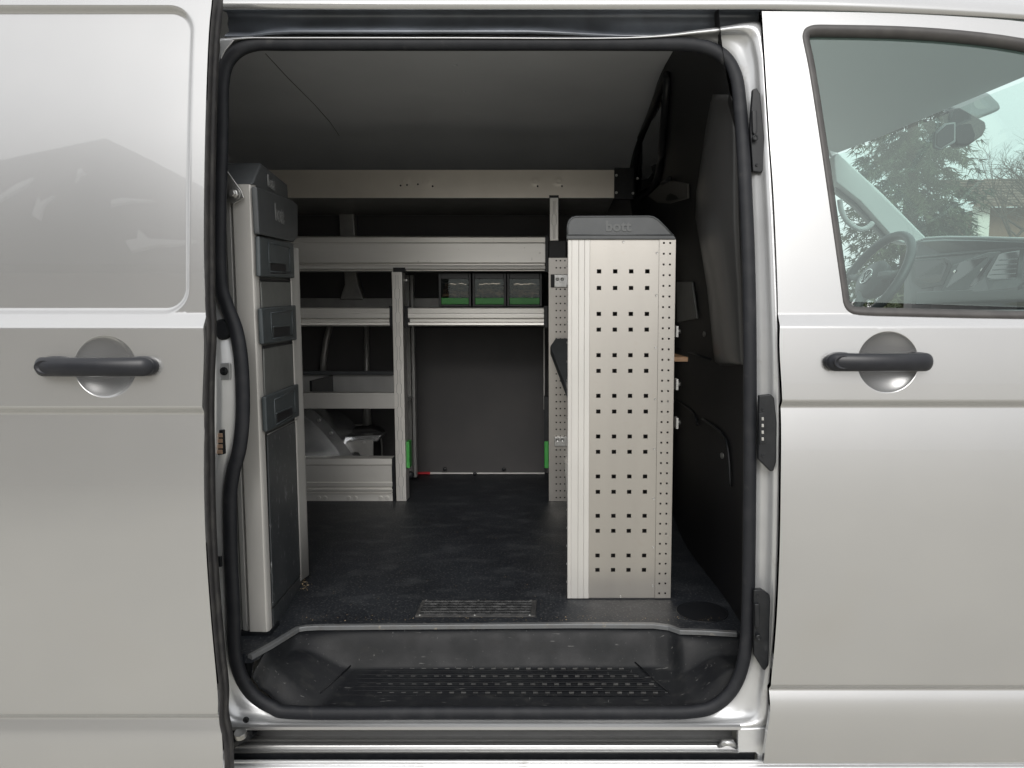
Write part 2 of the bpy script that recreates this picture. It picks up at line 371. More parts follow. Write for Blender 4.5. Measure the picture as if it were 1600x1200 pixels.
# body side behind the opened door, and the far side and rear that close the shell
OFS = -.105
grid('side_panel', [[Vector((x, Yp(-.6 + .02 * k) + .004, -.6 + .02 * k)) for k in range(95)] for x in (-2.4, -1.5, -.725)], PAINT, VAN)
rows = []
for k in range(40):
    z = -.5 + k * .05
    rows.append([Vector((x, 1.90 - smoothY(z), min(z, 1.42))) for x in (-2.4, -1.2, 0, .55)])
grid('outer_far_side', rows, PAINT, VAN)
box('rear_panel', -2.42, -2.38, .08, 1.80, -.45, 1.45, WALL, VAN)

# ---- aperture: silver jamb ring lofted from the seal to the door edges
KEYS = [((346, 200), (322, 190)), ((347, 130), (322, 100)), ((358, 92), (326, 66)), ((392, 70), (370, 58)), ((460, 68), (458, 57)), ((700, 68), (700, 57)), ((980, 68), (980, 57)),
        ((1080, 70), (1108, 44)), ((1124, 83), (1188, 34)), ((1147, 112), (1200, 66)), ((1156, 160), (1204, 130)), ((1164, 280), (1212, 270)), ((1170, 430), (1220, 430)), ((1172, 600), (1226, 600)),
        ((1171, 800), (1225, 800)), ((1169, 950), (1220, 950)), ((1165, 1015), (1214, 1030)), ((1152, 1064), (1210, 1090)), ((1126, 1097), (1205, 1136)), ((1085, 1112), (1120, 1139)),
        ((980, 1114), (980, 1139)), ((700, 1114), (700, 1139)), ((470, 1114), (470, 1139)), ((424, 1105), (400, 1139)), ((388, 1078), (340, 1139)), ((368, 1030), (326, 1060)), ((364, 950), (322, 950)),
        ((360, 860), (320, 860)), ((359, 780), (318, 780)), ((364, 738), (318, 738)), ((374, 700), (318, 700)), ((379, 645), (318, 645)), ((377, 570), (318, 570)), ((369, 518), (318, 518)), ((355, 480), (318, 480)), ((345, 448), (318, 448)), ((342, 390), (318, 390)), ((343, 300), (320, 300))]
SEALPX = cat_rom([k[0] for k in KEYS], 6); OUTPX = cat_rom([k[1] for k in KEYS], 6)
RING = [(-.12, .078), (0, .056), (.22, .054), (.34, .047), (.5, .046), (.62, .033), (.76, .022), (.88, .022), (1.0, .050)]
rows = []
for t, off in RING:
    r = []
    for (a, b), (c, d) in zip(SEALPX, OUTPX):
        u, v = a + (c - a) * t, b + (d - b) * t
        r.append(atS(u, v, off))
    rows.append(r)
JR = grid('door_frame', rows, JAMB, VAN, closed=True)
sp = [atS(u, v, .036) for u, v in SEALPX]
# rubber seal: hollow bulb with a lip
PR = [(.0135 * math.cos(a) * (1.0 if math.cos(a) > 0 else 1.0), (.010 if math.sin(a) < 0 else .016) * math.sin(a)) for a in [2 * math.pi * k / 18 for k in range(18)]]
PR = [(x + (.0025 if 3 <= k <= 6 else 0), y) for k, (x, y) in enumerate(PR)]
SEAL = tube('door_seal', sp, 1, RUBBER, VAN, closed=True, prof=PR)
# inner lip of the seal that grips the trim
lip = [atS(u, v, .066) for u, v in SEALPX]
tube('seal_lip', lip, .0125, RUBBER, SEAL, closed=True, n=10)

# ---- fittings on the jamb
def jp(off): return ypl(off)
def hinge(pix, off, parent=JR, det=()):
    h = plate('hinge_cover', pix, ypl(off + .012), 0, .012, BLACKP, parent, bevel=.0025, seg=3)
    return h
yj = .010
hinge([(1176, 139), (1183, 137), (1188, 146), (1198, 250), (1196, 264), (1189, 270), (1176, 268), (1172, 200)], .076)
hinge([(1186, 618), (1205, 616), (1210, 622), (1214, 660), (1213, 722), (1209, 736), (1204, 737), (1185, 718)], yj)
hinge([(1178, 922), (1190, 921), (1203, 930), (1204, 940), (1201, 1040), (1196, 1048), (1192, 1047), (1178, 1024)], yj)
def lever(u0, u1, v0, v1, off):
    plate('hinge_lever', [(u0, v0), (u1, v0), (u1 + 1, v1 - 8), (u0 + 5, v1), (u0 + 1, v1 - 6)], ypl(off + .012), .012, .020, BLACKP, JR, bevel=.002)
lever(1175, 1183, 172, 212, .076); lever(1179, 1187, 944, 985, yj)
for u, v, off in [(1178, 217, .076), (1183, 993, yj)]:
    p = at(u, v, off); lathe('hinge_bolt', p - Vector((0, .006, 0)), (0, -1, 0), [(0, .006), (.005, .006), (.006, .004), (.004, .003)], BLACKP, JR)
for u, v, off in [(1183, 931, yj), (1192, 640, yj), (1192, 712, yj), (1182, 258, .076)]:
    screw(at(u, v, off) - Vector((0, .001, 0)), (0, -1, 0), .0028, BLACKP, JR)
plate('contact_block', [(1186, 646), (1195, 644), (1196, 692), (1187, 694)], ypl(yj + .012), .012, .016, BLACKP, JR)
for k in range(4):
    v = 652 + k * 10.5
    plate('contact_pin', [(1190, v), (1193.5, v), (1193.8, v + 5), (1190.2, v + 5)], ypl(yj + .012), .016, .0175, STEEL, JR, bevel=.0004)
# left jamb
p = at(348, 515, .046); lathe('rubber_plug', p, (0, -1, 0), [(0, .021), (.004, .020), (.008, .016), (.009, .006)], RUBBER, JR, n=28)
plate('striker_plate', [(337, 567), (358, 567), (360, 570), (360, 592), (358, 594), (337, 594)], ypl(.046), 0, .006, JAMB, JR, bevel=.002)
screw(at(350, 580, .0395), (0, -1, 0), .0085, BLACKP, JR); screw(at(350, 580, .0375), (0, -1, 0), .0055, BLACKP, JR)
plate('contact_plate', [(334, 672), (348.5, 672), (350, 710), (334, 712)], ypl(.046), 0, .010, BLACKP, JR, bevel=.0015)
for k in range(4):
    v = 677 + k * 8.6
    plate('copper_contact', [(339, v), (347, v), (347.5, v + 6.5), (339, v + 6.5)], ypl(.046), .0102, .0125, COPPER, JR, bevel=.0006)
p = at(385, 1124, .012); lathe('frame_hole', p, (0, -1, 0), [(0, .0062), (.0035, .0062), (.004, .0045), (.001, .004)], BLACKP, JR)
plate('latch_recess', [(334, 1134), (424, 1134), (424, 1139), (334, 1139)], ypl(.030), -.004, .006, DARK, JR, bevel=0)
for (u, v) in [(341, 870), (343, 1003)]:
    plate('frame_clip', [(u - 3, v), (u + 4, v), (u + 5, v + 16), (u - 3, v + 16)], ypl(.03), 0, .006, BLACKP, JR)

# ---- upper door track above the opening
def zY(v, Y, u=750): return at(u, v, Y).z
tr = [(.100, 15), (.125, 16), (.150, 20), (.155, 28), (.150, 37), (.135, 43), (.118, 46), (.112, 49.5), (.116, 52), (.140, 55), (.160, 58)]
pr = [(Y, zY(v, Y)) for Y, v in tr]
x0, x1 = at(338, 40, .1).x, at(1192, 40, .12).x
rows = []
for i in range(24):
    t = i / 23; x = x0 + (x1 - x0) * t
    e = max(0, min(1, (t - .06) / .04)) * max(0, min(1, (.74 - t) / .16))     # the ridge fades towards both ends
    rows.append([Vector((x, y + (.022 * (1 - e) if 5 <= k <= 8 else 0), z)) for k, (y, z) in enumerate(pr)])
UT = grid('upper_track', rows, TRACKD, VAN)
plate('corner_gusset', [(344, 62), (366, 62), (352, 78), (345, 92)], ypl(.085), 0, .003, JAMB, JR, bevel=.001)

# ---- sill and lower track
SILLP = [(.016, 1132), (.011, 1136), (.010, 1140.5), (.020, 1141.2), (.078, 1141.5), (.080, 1150), (.060, 1152.5), (.046, 1153.5), (.040, 1156), (.044, 1158.5), (.052, 1160), (.040, 1162), (.032, 1165), (.030, 1168), (.030, 1173), (.018, 1174.5), (.016, 1176), (.022, 1177)]
pts = [(Y, zY(v, Y)) for Y, v in SILLP]
xa, xb = at(350, 1160, .03).x, at(1153, 1160, .03).x
LT = grid('lower_track', [[Vector((xa + (xb - xa) * i / 9, y, z)) for y, z in pts] for i in range(10)], BRIGHT, VAN, smooth=True)
m_ = LT.modifiers.new('edge', 'EDGE_SPLIT'); m_.split_angle = R(50)
# right end of the sill: pressed silver corner with the two slot ends
def pz(u, v, Y): return at(u, v, Y)
box('track_slot', xa, at(1182, 1180, .02).x, .030, .060, zY(1188, .03), zY(1175.5, .03), BLACKP, LT, bevel=.002)
low = [(.016, 1187), (.010, 1189), (.008, 1192), (.016, 1193.5), (.018, 1195), (.008, 1197), (.008, 1203), (.02, 1260), (.06, 1330)]
pl_ = [(Y, zY(v, Y)) for Y, v in low]
SB = grid('sill_bar', [[Vector((xa - .05 + i * .2, y, z)) for y, z in pl_] for i in range(11)], JAMB, VAN)
co = [(1153, 1139), (1206, 1137), (1205, 1160), (1196, 1190), (1184, 1189), (1184, 1180), (1181, 1176.5), (1153, 1176.5)]
plate('sill_corner', co, ypl(.028), -.01, .006, JAMB, VAN, bevel=.003, seg=3)
tube('track_end_roller', [at(1123, 1166, .03), at(1132, 1160, .022), at(1142, 1160, .022), at(1150, 1168, .03)], [.004, .0075, .008, .004], BRIGHT, LT)
# roller arm of the sliding door at the left end of the track
tube('roller_arm', [at(345, 1172, .03), at(362, 1160, .015), at(384, 1150, .025), at(398, 1144, .05)], [.010, .013, .010, .008], BLACKP, LT)
tube('roller_arm', [at(345, 1150, .03), at(372, 1146, .02), at(394, 1143, .03)], [.008, .010, .006], BLACKP, LT)
lathe('roller', at(376, 1147, .005), (0, -.3, 1), [(-.006, .012), (.006, .012)], STEEL, LT)

# ---- sliding door, run back and standing proud of the side
def cap_depth(r, rad, dep):
    if r >= rad: return 0.0
    t = r / rad; return dep * (1 - t * t) ** 0.8 if t < 1 else 0
def rr(x, z, x0, x1, z0, z1, r):
    cx, cz = (x0 + x1) / 2, (z0 + z1) / 2; qx, qz = abs(x - cx) - (x1 - x0) / 2 + r, abs(z - cz) - (z1 - z0) / 2 + r
    return math.hypot(max(qx, 0), max(qz, 0)) + min(max(qx, qz), 0) - r
sst = lambda t: max(0, min(1, t)) ** 2 * (3 - 2 * max(0, min(1, t)))
hc = at(164, 573, OFS); BR = at(212, 573, OFS).x - hc.x
wx1 = at(287, 300, OFS + .03).x; wz0 = at(200, 489, OFS + .015).z; wz1 = at(200, 9, OFS + .09).z
def y_slide(x, z):
    y = OFS + Yp(z)
    d = rr(x, z, -2.0, wx1, wz0, wz1, .045)
    y += .012 * sst((.004 - d) / .013)
    y += cap_depth(math.hypot(x - hc.x, z - hc.z), BR, .016)
    return y
edge = [(331, -30), (331, 0), (325, 73), (318.5, 333), (320, 450), (318.5, 533), (319, 643), (318.5, 733), (321.5, 850), (329, 960), (340, 1083), (345.5, 1122), (347.5, 1160), (348.5, 1200), (349, 1240)]
ed3 = []
for u, v in edge:
    Y = OFS
    for _ in range(10): p = at(u, v, Y); Y = OFS + Yp(p.z)
    ed3.append(at(u, v, Y))
EDG = cat_rom([tuple(p) for p in ed3], 6, closed=False)
def resample(E, zs):
    o = []
    for z in zs:
        for a, b in zip(E, E[1:]):
            if (a[-1] - z) * (b[-1] - z) <= 0 and a[-1] != b[-1]:
                t = (z - a[-1]) / (b[-1] - a[-1]); o.append(tuple(p + (q - p) * t for p, q in zip(a, b))); break
    return o
def zlist(z0, z1):
    zs = set(); z = z0
    while z < z1:
        zs.add(round(z, 4)); near = min(abs(z - k[0]) for k in TILT)
        z += .0022 if near < .012 else .012
    return sorted(zs)
EDG = [EDG[0]] + list(reversed(resample(EDG, zlist(EDG[-1][2] + .004, EDG[0][2] - .004)))) + [EDG[-1]]
EDG = [(p[0], OFS + Yp(p[2]), p[2]) for p in EDG]
out = [(p[0], p[2]) for p in EDG] + [(-1.75, EDG[-1][2]), (-1.75, EDG[0][2])]
def zlist(z0, z1):
    zs = set()
    z = z0
    while z < z1:
        zs.add(round(z, 4)); near = min(abs(z - k[0]) for k in TILT)
        z += .0022 if near < .012 else .012
    return sorted(zs)
pts = [(x, z) for z in zlist(EDG[-1][2] + .004, EDG[0][2] - .004) for x in [-1.745 + .03 * i for i in range(22)] + [-1.08 + .014 * i for i in range(36)]]
pts = [p for p in pts if abs(math.hypot(p[0] - hc.x, p[1] - hc.z)) > BR + .008 and rr(p[0], p[1], -2.0, wx1, wz0, wz1, .045) ** 2 > .018 ** 2]
for k in range(1, 15):
    r_ = BR * (1 - (1 - k / 14) ** 1.7) - (.0004 if k == 14 else 0); n = 10 + 5 * k
    pts += [(hc.x + r_ * math.cos(2 * math.pi * q / n), hc.z + r_ * math.sin(2 * math.pi * q / n)) for q in range(n)]
for d_ in (.0014, .0030, .0055): pts += [(hc.x + (BR + d_) * math.cos(2 * math.pi * q / 96), hc.z + (BR + d_) * math.sin(2 * math.pi * q / 96)) for q in range(96)]
def rrloop(x0, x1, z0, z1, r, d):
    P = []
    for (cx, cz, a0) in ((x1 - r, z1 - r, 0), (x0 + r, z1 - r, 90), (x0 + r, z0 + r, 180), (x1 - r, z0 + r, 270)):
        for q in range(13):
            a = R(a0 + 90 * q / 12); P.append((cx + (r + d) * math.cos(a), cz + (r + d) * math.sin(a)))
    Q = []
    for i in range(len(P)):
        a, b = P[i], P[(i + 1) % len(P)]; n = max(1, int(math.hypot(b[0] - a[0], b[1] - a[1]) / .014))
        Q += [(a[0] + (b[0] - a[0]) * k / n, a[1] + (b[1] - a[1]) * k / n) for k in range(n)]
    return Q
for d in (-.018, -.013, -.010, -.0075, -.005, -.0025, 0, .002, .004, .007, .012, .017):
    pts += [p for p in rrloop(-2.0, wx1, wz0, wz1, .045, d)]
SLIDE = skin('sliding_door', out, [], y_slide, pts, PAINT, VAN, flange=.008)
# rubber door edge, with grooves
rows = []
for p in EDG:
    x, y, z = p; y = OFS + sum(Yp(z + .01 * k) for k in range(-9, 10)) / 19
    rows.append([Vector((x - .0005, y + .004, z)), Vector((x + .0015, y + .006, z)), Vector((x + .002, y + .018, z)), Vector((x + .0002, y + .020, z)), Vector((x + .0002, y + .022, z)), Vector((x + .003, y + .024, z)),
                 Vector((x + .003, y + .036, z)), Vector((x + .0008, y + .0375, z)), Vector((x + .0012, y + .039, z)), Vector((x + .001, y + .041, z)), Vector((x - .03, y + .043, z))])
grid('edge_seal', rows, EDGE, SLIDE)
grid('inner_panel', [[Vector((x, OFS + Yp(z) + .042, z)) for z in [EDG[-1][2] + k * .05 for k in range(30)] if z < EDG[0][2]] for x in (-1.75, -1.2, -.68)], BLACKP, SLIDE)

def door_handle(parent, u0, u1, v0, v1, off, yfun):
    vm = (v0 + v1) / 2; c = at((u0 + u1) / 2, vm, off); a = at(u0, vm, off).x; b = at(u1, vm, off).x; hh = (at(u0, v0, off).z - at(u0, v1, off).z) / 2
    L = b - a; rows = []; N = 34
    for i in range(N + 1):
        t = .5 - .5 * math.cos(math.pi * i / N); x = a + L * t
        e = min(t, 1 - t) * L; hz = hh * math.sqrt(max(0, 1 - max(0, 1 - e / hh) ** 2)) if e < hh else hh
        hz = max(hz * (1 - .05 * math.sin(math.pi * t)), .0004)
        tf = max(.12, min(1, hz / hh)); bow = .012 + .018 * math.sin(math.pi * min(1, max(0, t))) ** .7
        yc = yfun(c.z) - bow; th = .010 * tf
        rows.append([Vector((x, yc - th * math.sin(q) ** 1 if math.sin(q) > 0 else yc - th * .9 * math.sin(q), c.z + .0 + hz * math.cos(q))) for q in [2 * math.pi * k / 20 for k in range(20)]])
    h = grid('door_handle', rows, HANDLE, parent, closed=True)
    for k, (x, s) in enumerate(((a + L * .145, 1), (b - L * .12, -1))):       # mounting feet on the skin
        n = 24; V = []
        w = L * (.15 if s > 0 else .125)
        rows = []
        for d, sc in ((.003, 1.03), (-.006, 1.03), (-.013, .97), (-.018, .80), (-.0185, .05)):
            rows.append([Vector((x + w * sc * math.copysign(abs(math.cos(q)) ** .8, math.cos(q)), yfun(c.z) + d, c.z + hh * 1.02 * sc * math.sin(q))) for q in [2 * math.pi * m / n for m in range(n)]])
        grid('handle_mount', rows, HANDLE, parent, closed=True)
    # thumb pad at the rear end
    x = a + L * .13; yq = yfun(c.z) - .010 - .020 * math.sin(math.pi * .13) ** .7 - .0085
    rows = []
    for d, sc in ((.002, 1.0), (-.0012, .98), (-.0016, .9), (.0, .75), (.0006, .05)):
        rows.append([Vector((x + L * .085 * sc * math.cos(q), yq + d + .004 * 0, c.z + hh * .72 * sc * math.sin(q))) for q in [2 * math.pi * m / 28 for m in range(28)]])
    grid('thumb_pad', rows, HANDLE, parent, closed=True)
door_handle(SLIDE, 55, 241, 557.5, 588, OFS - .012, lambda z: OFS + Yp(z))

# ---- front door
edf = [(1190.5, 17.5), (1194.5, 83), (1202, 208), (1208, 292), (1212, 375), (1215.5, 480), (1218, 540), (1220, 640), (1220, 760), (1218.5, 850), (1214.5, 950), (1209.5, 1020), (1205, 1064), (1203.5, 1110), (1198, 1150), (1193, 1193)]
def atD(u, v, off=0.0):
    Y = off
    for _ in range(12): p = at(u, v, Y); Y = off + Yp(p.z)
    return at(u, v, Y)
E2 = [(p[0], p[2]) for p in cat_rom([tuple(atD(u, v)) for u, v in edf], 5, closed=False)]
E2 = [E2[0]] + list(reversed(resample(E2, zlist(E2[-1][1] + .003, E2[0][1] - .003)))) + [E2[-1]]
top = [(p.x, p.z) for p in [atD(u, v) for u, v in [(1300, 18.5), (1400, 21), (1500, 26), (1600, 34), (1720, 52), (1860, 95)]]]
top3 = [(x, z) for x, z in cat_rom(top, 4, closed=False)]
out = E2 + [(1.75, E2[-1][1] - .003), (1.75, .60)] + list(reversed(top3))
WPX = [(1255, 66), (1254, 54), (1258, 44.5), (1268, 39.5), (1280, 38.3), (1300, 38.5), (1400, 40.5), (1500, 47), (1600, 60), (1700, 84), (1800, 125), (1880, 190), (1950, 300), (1990, 440), (1975, 497), (1900, 498.5), (1600, 498), (1400, 494), (1362, 493), (1341, 491.8), (1330, 489.5), (1322, 483), (1317.5, 473), (1315, 456), (1300, 350), (1280, 212), (1264, 110)]
WIN = [(p.x, p.z) for p in [atD(u, v) for u, v in WPX]]
WIN = [(a, b) for a, b in cat_rom(WIN, 3)]
hf = at(1388, 566, 0); BF = at(1435.5, 566, 0).x - hf.x
def y_front(x, z): return Yp(z) + cap_depth(math.hypot(x - hf.x, z - hf.z), BF, .016) + .06 * max(0, (x - 1.0)) ** 2
pts = [(x, z) for z in zlist(E2[-1][1] + .003, 1.29) for x in [.40 + .013 * i for i in range(60)] + [1.19 + .04 * i for i in range(14)] if math.hypot(x - hf.x, z - hf.z) > BF + .008]
def dpoly(x, z, P):
    m = 9
    for i in range(len(P)):
        ax, az = P[i - 1]; bx, bz = P[i]; dx, dz = bx - ax, bz - az; L2 = dx * dx + dz * dz or 1e-9
        t = max(0, min(1, ((x - ax) * dx + (z - az) * dz) / L2)); m = min(m, math.hypot(x - ax - dx * t, z - az - dz * t))
    return m
for k in range(1, 15):
    r_ = BF * (1 - (1 - k / 14) ** 1.7) - (.0004 if k == 14 else 0); n = 10 + 5 * k
    pts += [(hf.x + r_ * math.cos(2 * math.pi * q / n), hf.z + r_ * math.sin(2 * math.pi * q / n)) for q in range(n)]
for d_ in (.0014, .0030, .0055): pts += [(hf.x + (BF + d_) * math.cos(2 * math.pi * q / 96), hf.z + (BF + d_) * math.sin(2 * math.pi * q / 96)) for q in range(96)]
FD = skin('front_door', out, [WIN], y_front, pts, PAINT, VAN, flange=.012)
door_handle(FD, 1290.5, 1458, 551, 580, -.012, lambda z: Yp(z))
# window rubber: profile swept along the opening
wl3 = [Vector((x, y_front(x, z), z)) for x, z in WIN]
wc = (sum(p.x for p in wl3) / len(wl3), sum(p.z for p in wl3) / len(wl3))
rows = [[], [], [], [], []]
for i, p in enumerate(wl3):
    a, b = wl3[i - 1], wl3[(i + 1) % len(wl3)]; t = (b - a).normalized(); nrm = Vector((t.z, 0, -t.x))
    if not inpoly(p.x + nrm.x * .004, p.z + nrm.z * .004, WIN): nrm = -nrm
    top_ = max(0, -nrm.z)
    w = .0155 + .003 * top_
    for r, (d, y) in zip(rows, ((-.001, .002), (.001, -.0015), (w * .55, -.0005), (w, .004), (w + .001, .016))):
        r.append(p + nrm * d + Vector((0, y, 0)))
rows = list(map(list, rows))
grid('window_rubber', rows, FRAMEB, FD, closed=True)
gv = [Vector((p.x, y_front(p.x, p.z) + .012, p.z)) for p in rows[4]]
gv = [g + (Vector((wc[0], g.y, wc[1])) - g) * -.004 for g in gv]
# side glass: strips follow the body curve
zs = [min(p.z for p in gv) + (max(p.z for p in gv) - min(p.z for p in gv)) * k / 24 for k in range(25)]
gr = []
for z in zs:
    zz = min(max(z, zs[0] + .004), zs[-1] - .004); xs = []
    for i in range(len(gv)):
        a, b = gv[i - 1], gv[i]
        if (a.z > zz) != (b.z > zz): xs.append(a.x + (b.x - a.x) * (zz - a.z) / (b.z - a.z))
    l, r_ = min(xs), max(xs); gr.append([Vector((l + (r_ - l) * k / 12, smoothY(z) + .026 + .06 * max(0, l + (r_ - l) * k / 12 - 1.0) ** 2, z)) for k in range(13)])
grid('side_window', gr, GLASS, FD)
# inner sill and door card below the glass
box('door_card', .50, 1.60, .055, .085, -.40, at(1400, 484, .06).z, CABM, FD, bevel=.006)
plate('sill_strip', [(1331, 485), (1800, 488), (1800, 493), (1332, 491)], ypl(.040), -.004, .004, CABG, FD)
# B pillar inside the cab
box('pillar_trim', .45, .50, .14, .22, -.40, 1.22, CABG, VAN, bevel=.01)
# ------------------------------------------------------------------ cargo space: floor, step, walls, headliner
edge_px = [(383, 1032), (425, 1004), (466, 979), (480, 976.5), (500, 975.5), (700, 974), (900, 972.5), (1020, 973), (1045, 976), (1062, 982), (1100, 983), (1150, 986)]
FE = [onz(u, v, 0.0) for u, v in edge_px]
FE[0].y = max(FE[0].y, .058)
fx = [Vector((-2.38, .10, 0)), Vector((FE[0].x - .06, .055, 0))] + FE + [Vector((.47, FE[-1].y, 0)), Vector((.47, 1.84, 0)), Vector((-2.38, 1.84, 0))]
v_, f_ = prism(fx, [p - Vector((0, 0, .02)) for p in fx])
FLO = mesh('cargo_floor', v_, f_, FLOOR, VAN)
# metal trim along the floor's edge
off = Vector((0, -.004, .0))
tube('floor_trim', [p + Vector((0, -.006, -.0035)) for p in FE], 1, TRIM, FLO, prof=[(-.006, -.003), (-.006, .003), (-.005, .0048), (.005, .0048), (.0065, .003), (.0065, -.005), (.005, -.005)], up=Vector((0, 0, 1)), smooth=False)

# step well: one moulded tray
xl, xr = FE[0].x - .035, FE[-1].x + .03
def rear(x):
    for a, b in zip(FE, FE[1:]):
        if a.x <= x <= b.x: return a.y + (b.y - a.y) * (x - a.x) / (b.x - a.x)
    return FE[0].y + .04 if x < FE[0].x + .004 else FE[-1].y
def zstep(x, y):
    yr = rear(x) - .012
    dy = (yr - y) / .040
    dl = (x - xl - .045 - (y - .06) * .55) / .125; dr_ = (xr - .040 - (y - .06) * .45 - x) / .10
    s = sst(max(0, min(dy, 1))) * (.36 + .64 * sst(dl)) * (.36 + .64 * sst(dr_))
    z = -.010 - (.068 + .52 * max(0, yr - .03 - y)) * s - .035 * sst((.085 - y) / .03) * (1 - sst(min(dl, dr_)))
    return z
rows = []
NX, NY = 150, 60
for j in range(NY + 1):
    r = []
    for i in range(NX + 1):
        x = xl + (xr - xl) * i / NX; y0 = .050; y1 = max(.0505, rear(x) - .008); y = y0 + (y1 - y0) * j / NY
        r.append(Vector((x, y, zstep(x, y))))
    rows.append(r)
def pix(p):
    d = Vector(p) - CAM; dz_ = d.dot(Vector((0, CP, -SP))); return VX + FPX * d.x / dz_, 600 - FPX * d.dot(Vector((0, SP, CP))) / dz_
SW = None
V = [p for r in rows for p in r]; F = []; n = NX + 1
INS = [inpoly(*pix(p), SEALPX) for p in V]
for j in range(NY):
    for i in range(NX):
        q = (j * n + i, j * n + i + 1, (j + 1) * n + i + 1, (j + 1) * n + i)
        if any(INS[k] for k in q): F.append(q)
SW = mesh('step_well', V, F, STEP, VAN, smooth=True)
DASH = mat('worn_tread', (.02, .02, .02), rough=.5, col2=(.06, .06, .058), scale=40, lo=.42, hi=.7)
# tread: long ribs with raised dashes
for k, v in enumerate((1048, 1054, 1060, 1066, 1072.5, 1079, 1086)):
    u0, u1 = 560 - k * 9, 984 + k * 11
    y = None
    lo_, hi_ = .055, .19
    for _ in range(30):
        m = (lo_ + hi_) / 2; q = zstep(-.2, m); vv = 600 - FPX * ((Vector((0, m, q)) - CAM).dot(Vector((0, SP, CP))) / (Vector((0, m, q)) - CAM).dot(Vector((0, CP, -SP))))
        if vv > v: lo_ = m
        else: hi_ = m
    y = (lo_ + hi_) / 2; z = zstep(-.2, y)
    a, b = at(u0, v, y).x, at(u1, v, y).x
    box('tread_rib', a, b, y - .0022, y + .0022, z - .002, z + .0016, STEP, SW, bevel=.0008)
    if k % 2 == 0:
        V = []; F = []; x = a + .01
        while x < b - .012:
            vv, ff = boxd(x, x + .011, y + .0035, y + .0075, z - .001, z + .0042); n0 = len(V); V += vv; F += [tuple(i + n0 for i in q) for q in ff]; x += .0262
        d = mesh('tread_dash_row', V, F, DASH, SW, bevel=.0007, seg=1); d['kind'] = 'stuff'
for a, b in (((992, 1036), (1046, 1083)), ((548, 1040), (500, 1084))):
    def tr_(p):
        best = None
        for k in range(80):
            y = .055 + .13 * k / 79; q = at(p[0], p[1], y); e = abs(q.z - zstep(q.x, y))
            if best is None or e < best[0]: best = (e, Vector((q.x, y, zstep(q.x, y) + .0006)))
        return best[1]
    tube('tread_border', [tr_(a), tr_(b)], .0016, STEP, SW)

# air grille in the floor
ga, gb = onz(664, 941, 0), onz(828, 966, 0)
GX0, GX1, GY0, GY1 = -.300, -.052, gb.y + .012, ga.y - .006
def gbox(n, x0, x1, y0, y1, z0, z1, m, p, b=.0006): return box(n, x0, x1, y0, y1, z0, z1, m, p, b)
GX0, GX1 = onz(660, 952, 0).x, onz(830, 952, 0).x
GFR = mat('grille_frame_plastic', (.03, .03, .031), rough=.5, col2=(.07, .068, .064), scale=50, lo=.45, hi=.7)
gbox('floor_grille', GX0, GX1, GY0, GY1, .0005, .0025, DARK, FLO)
for (a, b, c, d) in ((GX0 - .008, GX1 + .012, GY1, GY1 + .007), (GX0 - .008, GX1 + .012, GY0 - .009, GY0), (GX0 - .008, GX0, GY0, GY1), (GX1, GX1 + .012, GY0, GY1)):
    gbox('grille_frame', a, b, c, d, .0005, .005, GFR, FLO)
GBAR = mat('grille_plastic', (.016, .017, .018), rough=.5, col2=(.065, .066, .067), scale=60, lo=.40, hi=.65)
nb, nr = 22, 5
for i in range(nr + 1):
    y = GY0 + (GY1 - GY0) * i / nr; gbox('grille_bar', GX0, GX1, y - .0019, y + .0019, .0025, .0062, GBAR, FLO)
for i in range(nb + 1):
    x = GX0 + (GX1 - GX0) * i / nb; gbox('grille_bar', x - .0014, x + .0014, GY0, GY1, .0025, .0055, GBAR, FLO)
for x in (GX0 + .002, (GX0 + GX1) / 2, GX1 - .002):
    for y in (GY0 - .005, GY1 + .004): screw((x, y, .004), (0, 0, 1), .0035, STEEL, FLO)
c = onz(1097, 956, 0)
lathe('floor_cover', (c.x, c.y, 0), (0, 0, 1), [(0, .062), (.0018, .062), (.0022, .060), (.0012, .058), (.0012, .002)], mat('cover_plastic', (.010, .011, .013), rough=.42, spec=.3), FLO, n=48)
# crumbs and sawdust by the trim and at the drawer cabinet's foot
V = []; F = []
def crumb(p, s):
    n0 = len(V)
    for k in range(4): V.append(p + Vector((random.uniform(-s, s), random.uniform(-s, s), random.uniform(0, s * .9))))
    F.extend([tuple(n0 + i for i in q) for q in ((0, 1, 2), (0, 1, 3), (1, 2, 3), (0, 2, 3))])
for _ in range(150):
    u = random.uniform(470, 1130); p = onz(u, 970 - abs(random.gauss(0, 5)), .0035); crumb(p, random.uniform(.0006, .0018))
for _ in range(60):
    p = onz(476 + random.gauss(0, 5), 912 + random.gauss(0, 6), .001); crumb(p, random.uniform(.001, .003))
for _ in range(130):
    p = onz(random.uniform(460, 860), random.uniform(800, 960), .001); crumb(p, random.uniform(.0005, .0013))
cr = mesh('sawdust', V, F, CRUMB); cr['kind'] = 'stuff'; cr['label'] = 'pale sawdust crumbs along the cargo floor edge'

